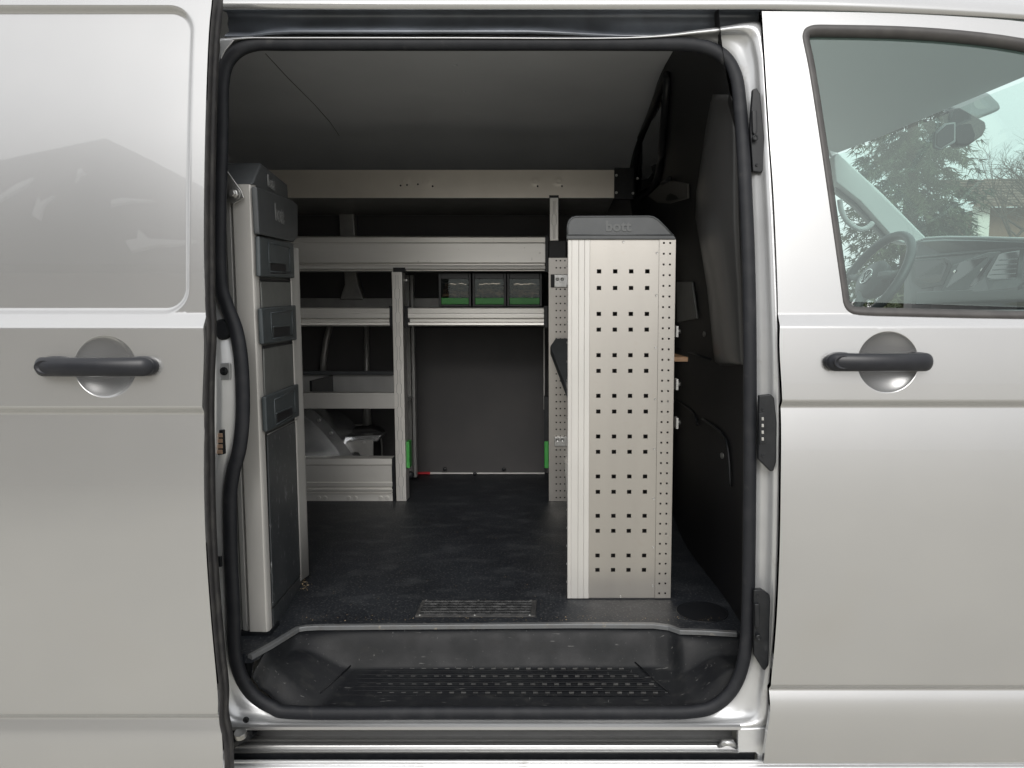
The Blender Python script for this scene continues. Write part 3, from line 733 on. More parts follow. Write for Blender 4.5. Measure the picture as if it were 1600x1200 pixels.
# far wall, headliner
rows = []
for k in range(30):
    z = -.02 + 1.45 * k / 29; rows.append([Vector((x, 1.835 - smoothY(z) * .9, z)) for x in (-2.38, -1.6, -.8, 0, .47)])
FW = grid('far_wall', rows, WALL, VAN)
def zc(x, y): return 1.415 - .16 * max(0, (y - 1.45) / .35) ** 2 - .10 * max(0, (.36 - y) / .28) ** 2
rows = [[Vector((x, y, zc(x, y))) for x in [-2.38 + .1 * i for i in range(29)]] for y in [.15 + .03 * i for i in range(55)]]
HL = grid('headliner', rows, HEAD, VAN)
a_, b_ = at(350, 237, 1.70), at(990, 237, 1.70)
box('headliner_edge', -1.5, b_.x, 1.690, 1.700, a_.z - .006, a_.z + .004, CAPP, HL)
box('roof_rail', -2.3, b_.x, 1.70, 1.76, a_.z - .02, a_.z + .06, WALL, HL)
# seam across the headliner
def hl_at(u, v):
    z = 1.40
    for _ in range(12):
        p = onz(u, v, z); z = zc(p.x, min(1.75, max(.1, p.y)))
    return onz(u, v, z - .0015)
tube('headliner_seam', [hl_at(u, v) for u, v in [(415, 84), (450, 122), (490, 162), (515, 190), (530, 212)]], .0011, GREYP, HL)
for (u, v) in [(711, 102), (724, 143), (731, 180)]:
    p = hl_at(u, v); lathe('headliner_clip', p, (0, 0, -1), [(0, .007), (.002, .006), (.003, .002)], HEAD, HL)
# bare pillars of the body on the far wall
WP = ypl(1.79)
plate('wall_pillar', [(522, 240), (548, 240), (548, 268), (551, 310), (555, 372), (556, 425), (560, 445), (568, 468), (530, 468), (538, 445), (537, 425), (531, 372), (528, 310), (524, 268)], ypl(1.74), -.03, .012, WALLM, FW, bevel=.006, seg=3)
tube('wall_rib', [at(u, v, 1.79) for u, v in [(504, 590), (506, 560), (510, 530), (517, 505)]], .014, WALLM, FW)
tube('wall_rib', [at(u, v, 1.79) for u, v in [(573, 505), (573, 580), (574, 630), (574, 664)]], [.012, .012, .013, .022], WALLM, FW)
tube('wall_rib', [at(u, v, 1.80) for u, v in cat_rom([(510, 630), (530, 655), (545, 664), (574, 664), (590, 672), (596, 690), (597, 720)], 4, closed=False)], .0045, WALLM, FW)
# wheel arch and its bracket
rows = []
for j in range(9):
    y = 1.50 + .034 * j; r = []
    for i in range(30):
        a = R(-5 + 185 * i / 29); rad = 1.0 if j else 1.0
        q = at(455, 770, 1.5); cx = at(440, 770, 1.5).x
        r.append(Vector((cx + .315 * math.cos(a), y, .0 + (.345 + .0) * max(-.02, math.sin(a)))))
    rows.append(r)
WA = grid('wheel_arch', rows, ARCH, FW)
pth = [at(u, v, 1.50) for u, v in cat_rom([(470, 636), (486, 647), (505, 664), (522, 684), (533, 698), (546, 716)], 4, closed=False)]
tube('arch_flange', pth, 1, ARCH, WA, prof=[(-.020, -.004), (-.014, .008), (.004, .008), (.012, -.002), (.018, .004), (.020, -.004)], smooth=False)
rows = []
for q_ in range(9):
    rr_ = 1 - q_ / 8 * .98
    rows.append([Vector((cx + .312 * rr_ * math.cos(R(-5 + 185 * i / 29)), 1.505 - .045 * (1 - rr_ ** 2), .342 * rr_ * max(-.02, math.sin(R(-5 + 185 * i / 29))))) for i in range(30)])
grid('arch_face', rows, ARCH, WA)
plate('arch_bracket', [(532, 690), (583, 687), (583, 720), (582, 745), (566, 745), (565, 716), (560, 707), (553, 707), (548, 716), (548, 745), (536, 745), (536, 716)], ypl(1.55), -.01, .0, WALLM, WA, bevel=.004)
plate('arch_bracket', [(534, 682), (596, 680), (590, 690), (534, 693)], ypl(1.57), -.10, .0, ARCH, WA, bevel=.006, seg=3)
for (u, v) in [(548, 689), (569, 691), (498, 657), (517, 677)]:
    screw(at(u, v, 1.49), (0, -1, 0), .006, STEEL, WA)
plate('wall_cushion', [(540, 672), (580, 668), (594, 674), (598, 683), (592, 688), (540, 686)], ypl(1.72), -.05, .03, WALL, FW, bevel=.015, seg=4)
# strip at the foot of the lower far-wall board
bar('wall_board', 647, 851, 512, 738, 1.80, .012, WALL, FW)
bar('board_edge', 690, 851, 738.6, 740.6, 1.792, .01, WHITE, FW, bevel=0)
bar('board_edge', 672, 690, 738.2, 740.8, 1.791, .01, WHITE, FW, bevel=0)
bar('board_tape', 650, 672, 737.8, 741, 1.790, .01, RED, FW, bevel=0)
for u in (695, 787, 742):
    lathe('wall_clip', at(u, 733 if u != 742 else 740, 1.788), (0, -1, 0), [(0, .009), (.006, .008), (.008, .003)], BLACKP, FW)

# partition behind the cab
def part_x(y, z): return .415 - .10 * sst((z - .75) / .62) + .012 * math.sin(6 * y)
rows = []
for k in range(34):
    z = -.02 + 1.46 * k / 33; rows.append([Vector((part_x(y, z), y, z)) for y in [.10 + 1.76 * i / 24 for i in range(25)]])
PT = grid('partition', rows, mat('partition_board', (.008, .008, .009), rough=.5, spec=.3), VAN)
def onpart(u, v, lift=0.0):
    lo_, hi_ = .10, 1.86
    # find where the ray meets the partition
    d = ray(u, v); best = None
    for k in range(400):
        y = lo_ + (hi_ - lo_) * k / 399; p = CAM + d * ((y + CAM_D) / d.y); e = abs(p.x - part_x(y, p.z))
        if best is None or e < best[0]: best = (e, p)
    return best[1] - Vector((lift, 0, 0))
def ppatch(name, pix, mat_, lift0, lift1, bevel=.003):
    a = [onpart(u, v, lift1) for u, v in pix]; b = [p + Vector((lift1 - lift0, 0, 0)) for p in a]
    v, f = prism(a, b); return mesh(name, v, f, mat_, PT, bevel=bevel)
PW = ppatch('partition_window', [(1003, 228), (1041, 142), (1033, 256), (1018, 290), (1000, 302)], PGLASS, 0, .006)
tube('window_frame', [onpart(u, v, .008) for u, v in cat_rom([(1046, 118), (1043, 180), (1036, 255), (1026, 288), (995, 308), (1000, 230), (1020, 180)], 4)], .012, BLACKP, PT, closed=True)
ppatch('sheet_reflection', [(1014, 306), (1046, 280), (1078, 287), (1078, 310), (1050, 318), (1030, 317)], mat('sheet_reflection', (.09, .087, .08), rough=.5), 0, .008)  # beige patch painting the aluminium plates' reflection in the partition glass
tube('partition_grip', [onpart(1042, 287, .016), onpart(1056, 279, .016)], .006, BLACKP, PT)
ppatch('partition_panel', [(1060, 440), (1084, 440), (1092, 498), (1062, 504)], GREYP, 0, .008)
tube('partition_swage', [onpart(u, v, .004) for u, v in cat_rom([(1058, 625), (1080, 640), (1088, 650), (1092, 664)], 4, closed=False)], .003, BLACKP, PT)
tube('partition_swage', [onpart(u, v, .004) for u, v in cat_rom([(1100, 655), (1120, 668), (1135, 684), (1141, 710), (1144, 760)], 4, closed=False)], .0035, BLACKP, PT)
tube('partition_swage', [onpart(u, v, .003) for u, v in [(1058, 545), (1088, 553), (1112, 562)]], .003, BLACKP, PT)
for (u, v) in ((1104, 522), (1132, 712), (1149, 965)):
    screw(onpart(u, v, .006), (-1, -.3, 0), .008, STEEL, PT)
# moulded grey trim on the pillar
prows = []
for v, ul, um, ur in [(148, 1117, 1122, 1140), (160, 1110, 1124, 1148), (200, 1104, 1122, 1152), (250, 1097, 1118, 1154), (300, 1089, 1114, 1155), (340, 1088, 1112, 1156), (400, 1098, 1118, 1158), (450, 1106, 1126, 1160), (500, 1111, 1132, 1161), (545, 1115, 1136, 1162), (564, 1118, 1140, 1162), (570, 1126, 1146, 1162)]:
    a, m, b = at(ul, v, .36), at(um - 16, v, .18), at(ur, v, .115)
    r = []
    for k in range(13):
        t = k / 12; r.append(a * (1 - t) ** 2 + m * 2 * t * (1 - t) + b * t * t)
    prows.append(r)
grid('pillar_moulding', prows, mat('moulding_plastic', (.034, .034, .034), rough=.32, bump=.04, bscale=700), VAN, solid=.004)
lathe('moulding_button', at(1133, 171, .17), (-.5, -1, 0), [(0, .011), (.005, .010), (.008, .005)], BLACKP, PT)
# ------------------------------------------------------------------ drawer cabinet at the left of the opening
LC = thing('drawer_cabinet', 'tall narrow storage cabinet with white edge and dark drawer fronts, left of the opening', 'cabinet', (-.72, .32, 0))
PN, PF = Vector((-.640, .150, 0)), Vector((-.688, .490, 0))
dv = (PF - PN).normalized(); LP = Plane(PN, (dv.y, -dv.x, 0))
zt = at(391, 288, .15).z
body = [PN, PF, PF + Vector((-.20, 0, 0)), PN + Vector((-.16, 0, 0))]
v_, f_ = prism([p + Vector((-.004, .004, .012)) for p in body], [p + Vector((-.004, .004, zt)) for p in body])
mesh('carcass', v_, f_, GREYP, LC)
# near edge: pale profile with a chamfer, and a grooved grey post beside it
V = []
nx = [(-.0465, .000), (-.042, -.008), (-.004, -.010), (.0005, -.004), (.0005, .012), (-.0465, .012)]
v_, f_ = prism([PN + Vector((a, b, .010)) for a, b in nx], [PN + Vector((a, b, zt)) for a, b in nx])
mesh('edge_profile', v_, f_, ALUW, LC, bevel=.0015)
nx = [(-.100, .006), (-.094, .000), (-.086, .000), (-.084, .006), (-.080, .006), (-.078, .000), (-.068, -.001), (-.066, .005), (-.062, .005), (-.060, -.001), (-.050, -.003), (-.0475, .002), (-.0475, .03), (-.100, .03)]
v_, f_ = prism([PN + Vector((a, b, .010)) for a, b in nx], [PN + Vector((a, b, zt - .03)) for a, b in nx])
mesh('grooved_post', v_, f_, ALUG, LC, bevel=.0008)
box('foot', PN.x - .10, PN.x + .002, PN.y - .006, PN.y + .05, .0, .010, BLACKP, LC)
# far edge: rounded bright profile
rows = []
for z in (.012, .2, .5, .8, zt - .10):
    r = []
    for a, b in ((-.046, .003), (-.036, .006), (-.028, .008), (-.020, .0105), (-.010, .0135), (-.002, .0155), (.003, .015), (.005, .012), (.005, -.02)):
        q = PF + dv * a + LP.n * b; r.append(Vector((q.x, q.y, z)))
    rows.append(r)
grid('rounded_edge_profile', rows, ALUW, LC, solid=.002)
# plastic cap
def lpz(u, v): return LP.hit(u, v).z
z0, z1 = zt - .002, at(391, 255, .21).z
nb_, nt_ = PN + Vector((0, -.014, 0)), PN + dv * .062
lo4 = [nb_ + LP.n * .004, PF + LP.n * .004 - dv * .035, PF + Vector((-.17, 0, 0)), nb_ + Vector((-.125, .01, 0))]
hi4 = [nt_ + LP.n * .002, PF + LP.n * .002 - dv * .037, PF + Vector((-.15, 0, 0)), nt_ + Vector((-.085, .0, 0))]
v_, f_ = prism([Vector((p.x, p.y, z0)) for p in lo4], [Vector((p.x, p.y, z1)) for p in hi4])
cp = mesh('cap', v_, f_, CAPP, LC, bevel=.004, seg=3)
text('lettering', 'bott', LP, 424, 287, .036, CAPLW, cp, ext=.001, off=.0045)
b2 = plate('upper_box', [(401.5, 292), (457, 313), (465.5, 320), (465.5, 370), (459.5, 378), (405.5, 366)], LP, .0, .012, CAPP, LC, bevel=.003, seg=3)
text('lettering', 'bott', LP, 437, 336, .050, CAPLW, b2, ext=.0006, off=.0124)
plate('box_rim', [(405, 361), (459, 373), (459.5, 377.5), (405.5, 366)], LP, .012, .016, CAPP, LC, bevel=.001)
def drawer(q, pk, name='drawer_front'):
    d = plate(name, q, LP, .002, .012, DRAW, LC, bevel=.003, seg=3)
    cu = sum(p[0] for p in q) / 4; cv = sum(p[1] for p in q) / 4
    ins = [(cu + (u - cu) * .62 + 3, cv + (v - cv) * .72) for u, v in q]
    # raised surround; a flat black plate gives the shade of the grip hollow
    for i in range(4):
        a, b = ins[i], ins[(i + 1) % 4]
        tube('grip_frame', [LP.hit(*a, .0125), LP.hit(*b, .0125)], .0016, DRAW, d)
    plate('grip_pocket_shade', pk, LP, .0118, .0128, DARK, d, bevel=.0004)
    plate('grip_lip', [pk[0], pk[1], (pk[1][0], pk[1][1] - 2.4), (pk[0][0], pk[0][1] - 2.4)], LP, .012, .0165, DRAW, d, bevel=.001)
    return d
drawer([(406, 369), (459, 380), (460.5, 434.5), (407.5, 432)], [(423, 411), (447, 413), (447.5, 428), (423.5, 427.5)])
plate('drawer_gap', [(407.5, 435), (458.5, 437.5), (458.5, 440), (407.5, 438.5)], LP, .001, .004, DARK, LC, bevel=0)
plate('side_sheet', [(408, 440), (461, 441), (463, 477), (410, 481)], LP, .0, .004, GREYP, LC)
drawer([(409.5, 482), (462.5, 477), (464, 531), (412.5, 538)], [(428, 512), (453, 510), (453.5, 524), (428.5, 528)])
plate('drawer_gap', [(411.5, 541), (463, 533), (463, 536), (411.5, 545)], LP, .001, .004, DARK, LC, bevel=0)
plate('side_sheet', [(412.5, 545), (463.5, 536), (466.5, 598), (414.5, 619)], LP, .0, .004, GREYP, LC)
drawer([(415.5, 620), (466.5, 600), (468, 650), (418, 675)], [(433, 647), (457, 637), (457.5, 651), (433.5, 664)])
tube('panel_edge', [LP.hit(418, 679, .006), LP.hit(469, 653, .006)], .0013, STEEL, LC)
plate('lower_panel', [(418.5, 680), (469, 655), (473, 780), (478, 888), (427, 948)], LP, .0, .004, PANELD, LC)
plate('kick_panel', [(427, 951), (478, 891), (479.5, 912), (428, 983)], LP, -.001, .003, PANELD, LC)
# steel bracket with bolt that ties the cabinet to the wall
bp_ = plate('steel_bracket', [(343, 250), (349, 258), (377, 298), (381, 309), (364, 319), (358, 315), (343, 280)], ypl(.132), 0, .004, STEEL, LC, bevel=.001)
bc = at(365.5, 303, .128)
lathe('washer', bc, (0, -1, 0), [(0, .0135), (.002, .0135)], STEEL, bp_, n=28)
lathe('bolt_head', bc - Vector((0, .002, 0)), (0, -1, 0), [(0, .0105), (.002, .010), (.003, .0075), (.0085, .0072), (.0095, .006)], STEEL, bp_, n=6, smooth=True)
plate('rear_bracket', [(343, 300), (352, 312), (356, 358), (348, 357), (343, 350)], ypl(.17), 0, .003, ALUG, LC)
box('side_frame', PN.x - .16, PN.x - .105, .20, .46, .05, zt - .08, BLACKP, LC)

# ------------------------------------------------------------------ perforated shelf unit at the right
def perf(name, x0, x1, z0, z1, Y, t, holes, m, parent):
    """sheet in the XZ plane with real rectangular holes: (cx, cz, w, h)"""
    xs = sorted({round(v, 5) for v in [x0, x1] + [c[0] + s * c[2] / 2 for c in holes for s in (-1, 1)]})
    zs = sorted({round(v, 5) for v in [z0, z1] + [c[1] + s * c[3] / 2 for c in holes for s in (-1, 1)]})
    hs_ = set()
    for cx, cz, w, h in holes:
        i = min(range(len(xs)), key=lambda k: abs(xs[k] - (cx - w / 2))); j = min(range(len(zs)), key=lambda k: abs(zs[k] - (cz - h / 2))); hs_.add((i, j))
    V = []; nz = len(zs)
    for y in (Y, Y + t):
        for x in xs:
            for z in zs: V.append((x, y, z))
    B = len(xs) * nz; F = []; I = lambda i, j: i * nz + j
    for i in range(len(xs) - 1):
        for j in range(nz - 1):
            q = (I(i, j), I(i + 1, j), I(i + 1, j + 1), I(i, j + 1))
            if (i, j) in hs_:
                for a, b in zip(q, q[1:] + q[:1]): F.append((a, b, b + B, a + B))
            else: F.append(q); F.append(tuple(k + B for k in reversed(q)))
    o = mesh(name, V, F, m, parent); return o
RC = thing('perforated_shelf_unit', 'beige perforated metal shelf unit standing on the floor, right of the opening', 'shelf unit', (.13, .85, 0))
YR = .354
X = lambda u, v, Y=YR: at(u, v, Y).x
Z = lambda v, Y=YR, u=960: at(u, v, Y).z
RH = [424, 450, 490.5, 515, 555, 579.5, 618.5, 643, 682, 706, 744.5, 768.5, 806, 829.5, 868, 890.5]
hx = [X(936, 424), X(961.3, 424), X(986.3, 424), X(1011.5, 424)]
ztop, zbot = Z(374.5), Z(934)
holes = [(x, Z(v), .0108, .0100) for x in hx for v in RH]
xA, xB, xC, xD = X(887, 400), X(922, 400), X(1029.5, 400), X(1055.5, 400)
NP = perf('perforated_sheet', xB - .001, xC, zbot, ztop, YR, .0015, holes, ALU, RC)
hc2 = [X(1037, 400), X(1046.8, 400)]
sm = [(x, zbot + .012 + (ztop - zbot - .020) * k / 34, .0046, .0046) for x in hc2 for k in range(35)]
perf('perforated_strip', xC + .0006, xD, zbot, ztop, YR - .0015, .0015, sm, ALU, RC)
box('strip_return', xD - .0015, xD, YR, YR + .03, zbot, ztop, ALU, RC, bevel=0)
# pale grooved edge profile
w = xB - xA
nx = [(0, .018), (0, .001), (.0015, -.001), (w * .16, -.001), (w * .17, .0005), (w * .19, .0005), (w * .20, -.001), (w * .48, -.001), (w * .49, .0002), (w * .51, -.001), (w * .74, -.001), (w * .75, .0002), (w * .77, -.001), (w - .001, -.001), (w, .000), (w, .018)]
v_, f_ = prism([Vector((xA + a, YR + b, zbot - .001)) for a, b in nx], [Vector((xA + a, YR + b, ztop)) for a, b in nx])
mesh('edge_profile', v_, f_, ALUW, RC)
box('sheet_backing', xA + .006, xD - .01, YR + .045, YR + .05, zbot + .02, ztop - .01, WALL, RC, bevel=0)
box('base_plate', xA - .002, xD, YR + .0, YR + .03, 0, zbot - .0012, BLACKP, RC)
# corner strip of rivets down the hidden left flank
for k in range(18):
    lathe('rivet', (xA - .0002, YR + .03, zbot + .03 + k * .047), (-1, 0, 0), [(0, .0035), (.0015, .003), (.002, .001)], STEEL, RC, n=10)
for v in (395, 461.5, 543, 623.5, 701.5, 779, 855, 915.5):
    screw(Vector((X(1027.5, 400) - .002, YR - .0004, Z(v))), (0, -1, 0), .0026, STEEL, RC)
screw(Vector((X(974, 377), YR - .0004, Z(378))), (0, -1, 0), .0026, STEEL, RC); screw(Vector((X(974, 377), YR - .0004, Z(932))), (0, -1, 0), .0026, STEEL, RC)
# dents near the foot (one shallow bulge)
# plastic cap
cpx = [(885.5, 374), (885.5, 352), (888, 344), (893, 339), (900, 337), (1015, 336.5), (1022, 338), (1029, 342), (1040, 353), (1052, 366), (1056, 372), (1056, 374)]
CPR = plate('cap', cpx, ypl(YR), -.06, .006, CAPP, RC, bevel=.0025, seg=3)
tube('cap_rim', [ypl(YR).hit(u, v, .0065) for u, v in [(887, 366), (887, 353), (890, 345), (895, 340), (901, 338.5), (1014, 338), (1021, 339.5), (1028, 343.5), (1039, 354), (1050, 366)]], .0016, CAPP, CPR)
tube('cap_rim', [ypl(YR).hit(u, v, .0065) for u, v in [(886, 367), (1053, 367)]], .0014, CAPP, CPR)
text('lettering', 'bott', ypl(YR), 966, 354, .034, CAPL, CPR, ext=.0015, off=.0062, font_space=1.05)
# far end panel with the same small holes
YB = 1.32
zb2 = 0.004
xf0, xf1 = at(857.5, 600, YB).x, at(985, 600, YB).x
hx2 = [at(869.2, 600, YB).x, at(875.6, 600, YB).x, at(882.5, 600, YB).x]
fz0, fz1 = at(870, 783, YB).z, at(870, 403, YB).z
perf('perforated_sheet', xf0, xf1, fz0, fz1, YB, .002, [(x, fz0 + .014 + (fz1 - fz0 - .024) * k / 34, .0055, .0055) for x in hx2 for k in range(35)], ALU, RC)
box('sheet_backing', xf0 + .006, xf1, YB + .02, YB + .025, fz0, fz1, DARK, RC, bevel=0)
for v0, v1, nm in ((429, 449, 'shelf_latch'), (682, 697, 'shelf_latch')):
    p0, p1 = at(866, v0, YB - .006), at(890, v1, YB - .006)
    la = box(nm, p0.x, p1.x, YB - .012, YB - .001, p1.z, p0.z, STEEL, RC, bevel=.002)
    for dx in (.012, .03): lathe('rivet', (p0.x + dx, YB - .012, (p0.z + p1.z) / 2 + .006), (0, -1, 0), [(0, .007), (.003, .006), (.001, .003)], STEEL, la, n=14)
box('latch_catch', at(860.5, 439, YB).x, at(866, 439, YB).x, YB - .014, YB - .001, at(860, 449, YB).z, at(860, 429, YB).z, BLACKP, RC)
# shelves between both end panels, one with a dark folding tray
for v in (600, 715):
    zz = at(880, v, .9).z if v != 715 else .16
    box('shelf', xA + .004, xD, YR + .06, YB, zz - .012, zz, ALUG, RC)
tray = [(868, 527), (884, 527), (890, 640), (884, 602), (859.5, 552), (859.5, 538)]
ty = [(-.035, .30), (-.035, .275), (.0, .24), (.02, .24), (.02, .32), (-.02, .32)]
a_, b_ = at(859, 535, 1.0), at(859, 556, 1.0)
zt1, zt2 = at(870, 527, 1.25).z, at(862, 548, 1.0).z
tv = [Vector((xA - .020, .92, .640)), Vector((xA - .032, 1.27, .640)), Vector((xA - .010, 1.29, .668)), Vector((xA + .06, 1.29, .668)), Vector((xA + .06, .92, .668)), Vector((xA - .006, .92, .668))]
v0_ = [at(859.5, 541, 1.24), at(868, 528, 1.25), at(888, 528, 1.25), at(888, 612, .95), at(884, 602, .95)]
v_, f_ = prism(v0_, [p - Vector((0, 0, .03)) for p in v0_])
mesh('folding_tray', v_, f_, CAPP, RC, bevel=.006, seg=3)
# brackets and plywood at its front edge
for v in (518, 600, 660):
    p = at(1057, v, .42); box('wall_bracket', p.x - .004, p.x + .002, .40, .43, p.z - .014, p.z + .014, ALUG, RC)
    lathe('bracket_bolt', (p.x + .004, .42, p.z), (1, -.1, 0), [(0, .007), (.003, .0065), (.007, .004)], STEEL, RC, n=14)
p0, p1 = at(1050, 558, .50), at(1075, 565, .50)
box('plywood_shelf', p0.x, p1.x, .50, .95, p1.z, p0.z, WOOD, RC, bevel=.0006)

# ------------------------------------------------------------------ shelving along the far wall
FR = thing('far_wall_shelving', 'aluminium shelving with open bays standing along the far inner wall', 'shelving', (-.45, 1.55, 0))
YF = 1.325
ALB = mat('top_sheet_aluminium', (.72, .67, .60), rough=.38, metal=.5, col2=(.66, .615, .55), scale=6, lo=.35, hi=.65)
# top plate with pressed dimples
P0, P1 = at(380, 287, YF), at(959.5, 287, YF); zq0, zq1 = at(700, 309, YF).z, at(700, 265.5, YF).z
dm = [at(u, v, YF) for u, v in [(633, 283), (668, 284), (836, 284), (872, 284)]]
rows = []
NXp = 240
for j in range(21):
    z = zq0 + (zq1 - zq0) * j / 20; r = []
    for i in range(NXp + 1):
        x = P0.x + (P1.x - P0.x) * i / NXp; y = YF
        for d in dm:
            q = math.hypot(x - d.x, z - d.z); y += -.0028 * math.exp(-(q / .010) ** 2) + .005 * math.exp(-((q) / .004) ** 2)
        r.append(Vector((x, y, z)))
    rows.append(r)
TPl = grid('top_fascia', rows, ALB, FR)
box('top_shelf_board', P0.x, P1.x, YF + .003, 1.76, zq0 - .001, zq0 + .004, ALUG, FR)
box('fascia_backing', P0.x, P1.x, YF + .004, YF + .01, zq0 + .005, zq1 - .001, WALL, FR, bevel=0)
bar('fascia_end', 960, 990, 262, 311, YF + .002, .02, BLACKP, FR)
for (u, v) in [(963, 274), (963, 301), (989, 302), (996, 279)]: screw(at(u, v, YF), (0, -1, 0), .005, STEEL, FR)
for (u, v) in [(636, 289), (653, 288), (626, 290), (676, 291), (840, 291), (878, 291)]: screw(at(u, v, YF), (0, -1, 0), .0035, BLACKP, FR)
# second shelf: deep fascia with lips
def rail(name, u0, u1, prof_, parent=FR, m=ALUR):
    """extruded aluminium rail; prof_ = [(dY, v)] down the front"""
    um = (u0 + u1) / 2; a = []
    for dy, v in prof_: q = at(um, v, YF + dy); a.append((q.y, q.z))
    x0, x1 = at(u0, prof_[0][1], YF).x, at(u1, prof_[0][1], YF).x
    lp = [Vector((x0, y, z)) for y, z in a] + [Vector((x0, YF + .05, a[-1][1])), Vector((x0, YF + .05, a[0][1]))]
    v, f = prism(lp, [p + Vector((x1 - x0, 0, 0)) for p in lp]); return mesh(name, v, f, m, parent, bevel=.0012)
rail('shelf_fascia', 378, 852, [(.012, 369), (.004, 371), (.006, 379), (.0, 380), (.0, 410.5), (.018, 411.5), (.018, 415), (.002, 415.5), (.000, 420), (.016, 421.5), (.016, 423.5)])
q = at(600, 372, YF + .02); box('shelf_board', at(378, 372, YF).x, at(852, 372, YF).x, YF + .05, 1.76, q.z - .10, q.z - .09, ALUG, FR)
sh3 = [(.010, 480), (.002, 482), (.003, 489), (.000, 490), (.000, 497), (.014, 498), (.014, 503), (.002, 504), (.000, 508), (.010, 510)]
rail('shelf_fascia', 378, 608, sh3); rail('shelf_fascia', 637, 850, sh3)
q = at(600, 494, YF); box('shelf_board', at(378, 490, YF).x, at(850, 490, YF).x, YF + .05, 1.76, q.z - .008, q.z, ALUG, FR)
bar('rail_end', 608, 615, 478, 512, YF + .004, .05, BLACKP, FR); bar('rail_end', 850, 856, 478, 512, YF + .004, .05, BLACKP, FR); bar('rail_end', 851, 857, 368, 425, YF + .006, .05, BLACKP, FR)
# back strips seen over the third shelf
bar('back_strip', 470, 612, 466, 480, 1.74, .01, WALLM, FR); bar('back_strip', 634, 690, 466, 480, 1.74, .01, WALLM, FR)
# tray on the left: pale front, grey back
rail('tray_front', 378, 616, [(.0, 614), (.0, 638.5)], m=ALUW)
bar('tray_back', 470, 616, 584, 632, 1.72, .008, ALUG, FR)
tz = at(540, 638, YF).z
box('tray_bottom', at(378, 630, YF).x, at(616, 630, YF).x, YF + .05, 1.72, tz, tz + .006, ALUG, FR)
box('tray_side', at(503, 600, 1.6).x, at(503, 600, 1.6).x + .01, 1.45, 1.72, tz, at(500, 590, 1.6).z, BLACKP, FR)
bar('tray_back_lip', 470, 616, 580, 586, 1.70, .02, CAPP, FR)
# bottom shelf: deep extrusion with foot rail
rail('bottom_fascia', 378, 612, [(.012, 715), (.002, 717), (.0, 726), (.004, 727.5), (.004, 753), (.0, 754), (.0, 760), (.008, 761), (.008, 763.5), (.0, 764.5), (.002, 769), (.006, 769.5), (.0, 770.5), (.004, 773), (.0, 783)])
for uc in (503, 550, 600):
    for du in (-5, 5):
        if uc + du < 612: lathe('rail_rivet', at(uc + du, 778, YF), (0, -1, 0), [(0, .009), (.0025, .008), (.003, .003)], ALUR, FR, n=14)
bar('rail_end', 612, 617, 716, 783, YF + .004, .05, BLACKP, FR)
# posts with pressed waves
def post(u0, u1, v0, v1, depth=.06, Y=YF):
    p = bar('post', u0, u1, v0, v1, Y, depth, ALUR, FR, bevel=.0015)
    for du in (.30, .70):
        x = at(u0 + (u1 - u0) * du, (v0 + v1) / 2, Y).x; za, zb = at(u0, v0 + 6, Y).z, at(u0, v1 - 3, Y).z
        n = max(6, int((za - zb) / .006)); s = 1 if du < .5 else -1
        tube('pressed_groove', [Vector((x + s * .0035 * (1 if (k * .006) % .09 < .05 else -.4), Y - .0004, zb + (za - zb) * k / n)) for k in range(n + 1)], .0010, ALUG, p, n=6)
    return p
post(615.5, 631.5, 424, 783); post(859, 872.5, 308, 376)
bar('post_cap', 614, 633, 418, 425, YF - .003, .065, BLACKP, FR); bar('post_cap', 858, 873, 305, 309, YF - .003, .06, BLACKP, FR); bar('post_foot', 858, 884, 376, 403, YF + .01, .05, BLACKP, FR)
# rear posts by the wall
bar('rear_post', 636, 642, 430, 744, 1.70, .03, WALLM, FR); bar('rear_post', 643.5, 648, 430, 746, 1.69, .03, ALUG, FR); bar('rear_post', 849, 851.5, 512, 640, 1.70, .03, WALLM, FR)
bar('post_clamp', 632, 640, 478, 512, YF + .01, .04, BLACKP, FR)
lathe('clamp_bolt', at(636, 438, YF + .06), (0, -1, 0), [(0, .010), (.006, .008), (.012, .004)], STEEL, FR, n=14)
bar('green_clip', 632.5, 640, 690, 732, YF + .02, .05, GREEN, FR, bevel=.004); bar('green_clip', 850.5, 857.5, 690, 732, YF + .02, .05, GREEN, FR, bevel=.004)
lathe('foot_screw', at(641, 742, YF + .10), (.3, -1, 0), [(0, .016), (.012, .013), (.016, .006)], BLACKP, FR, n=14)
bar('dark_side', 850, 857, 620, 690, YF + .03, .05, BLACKP, FR)

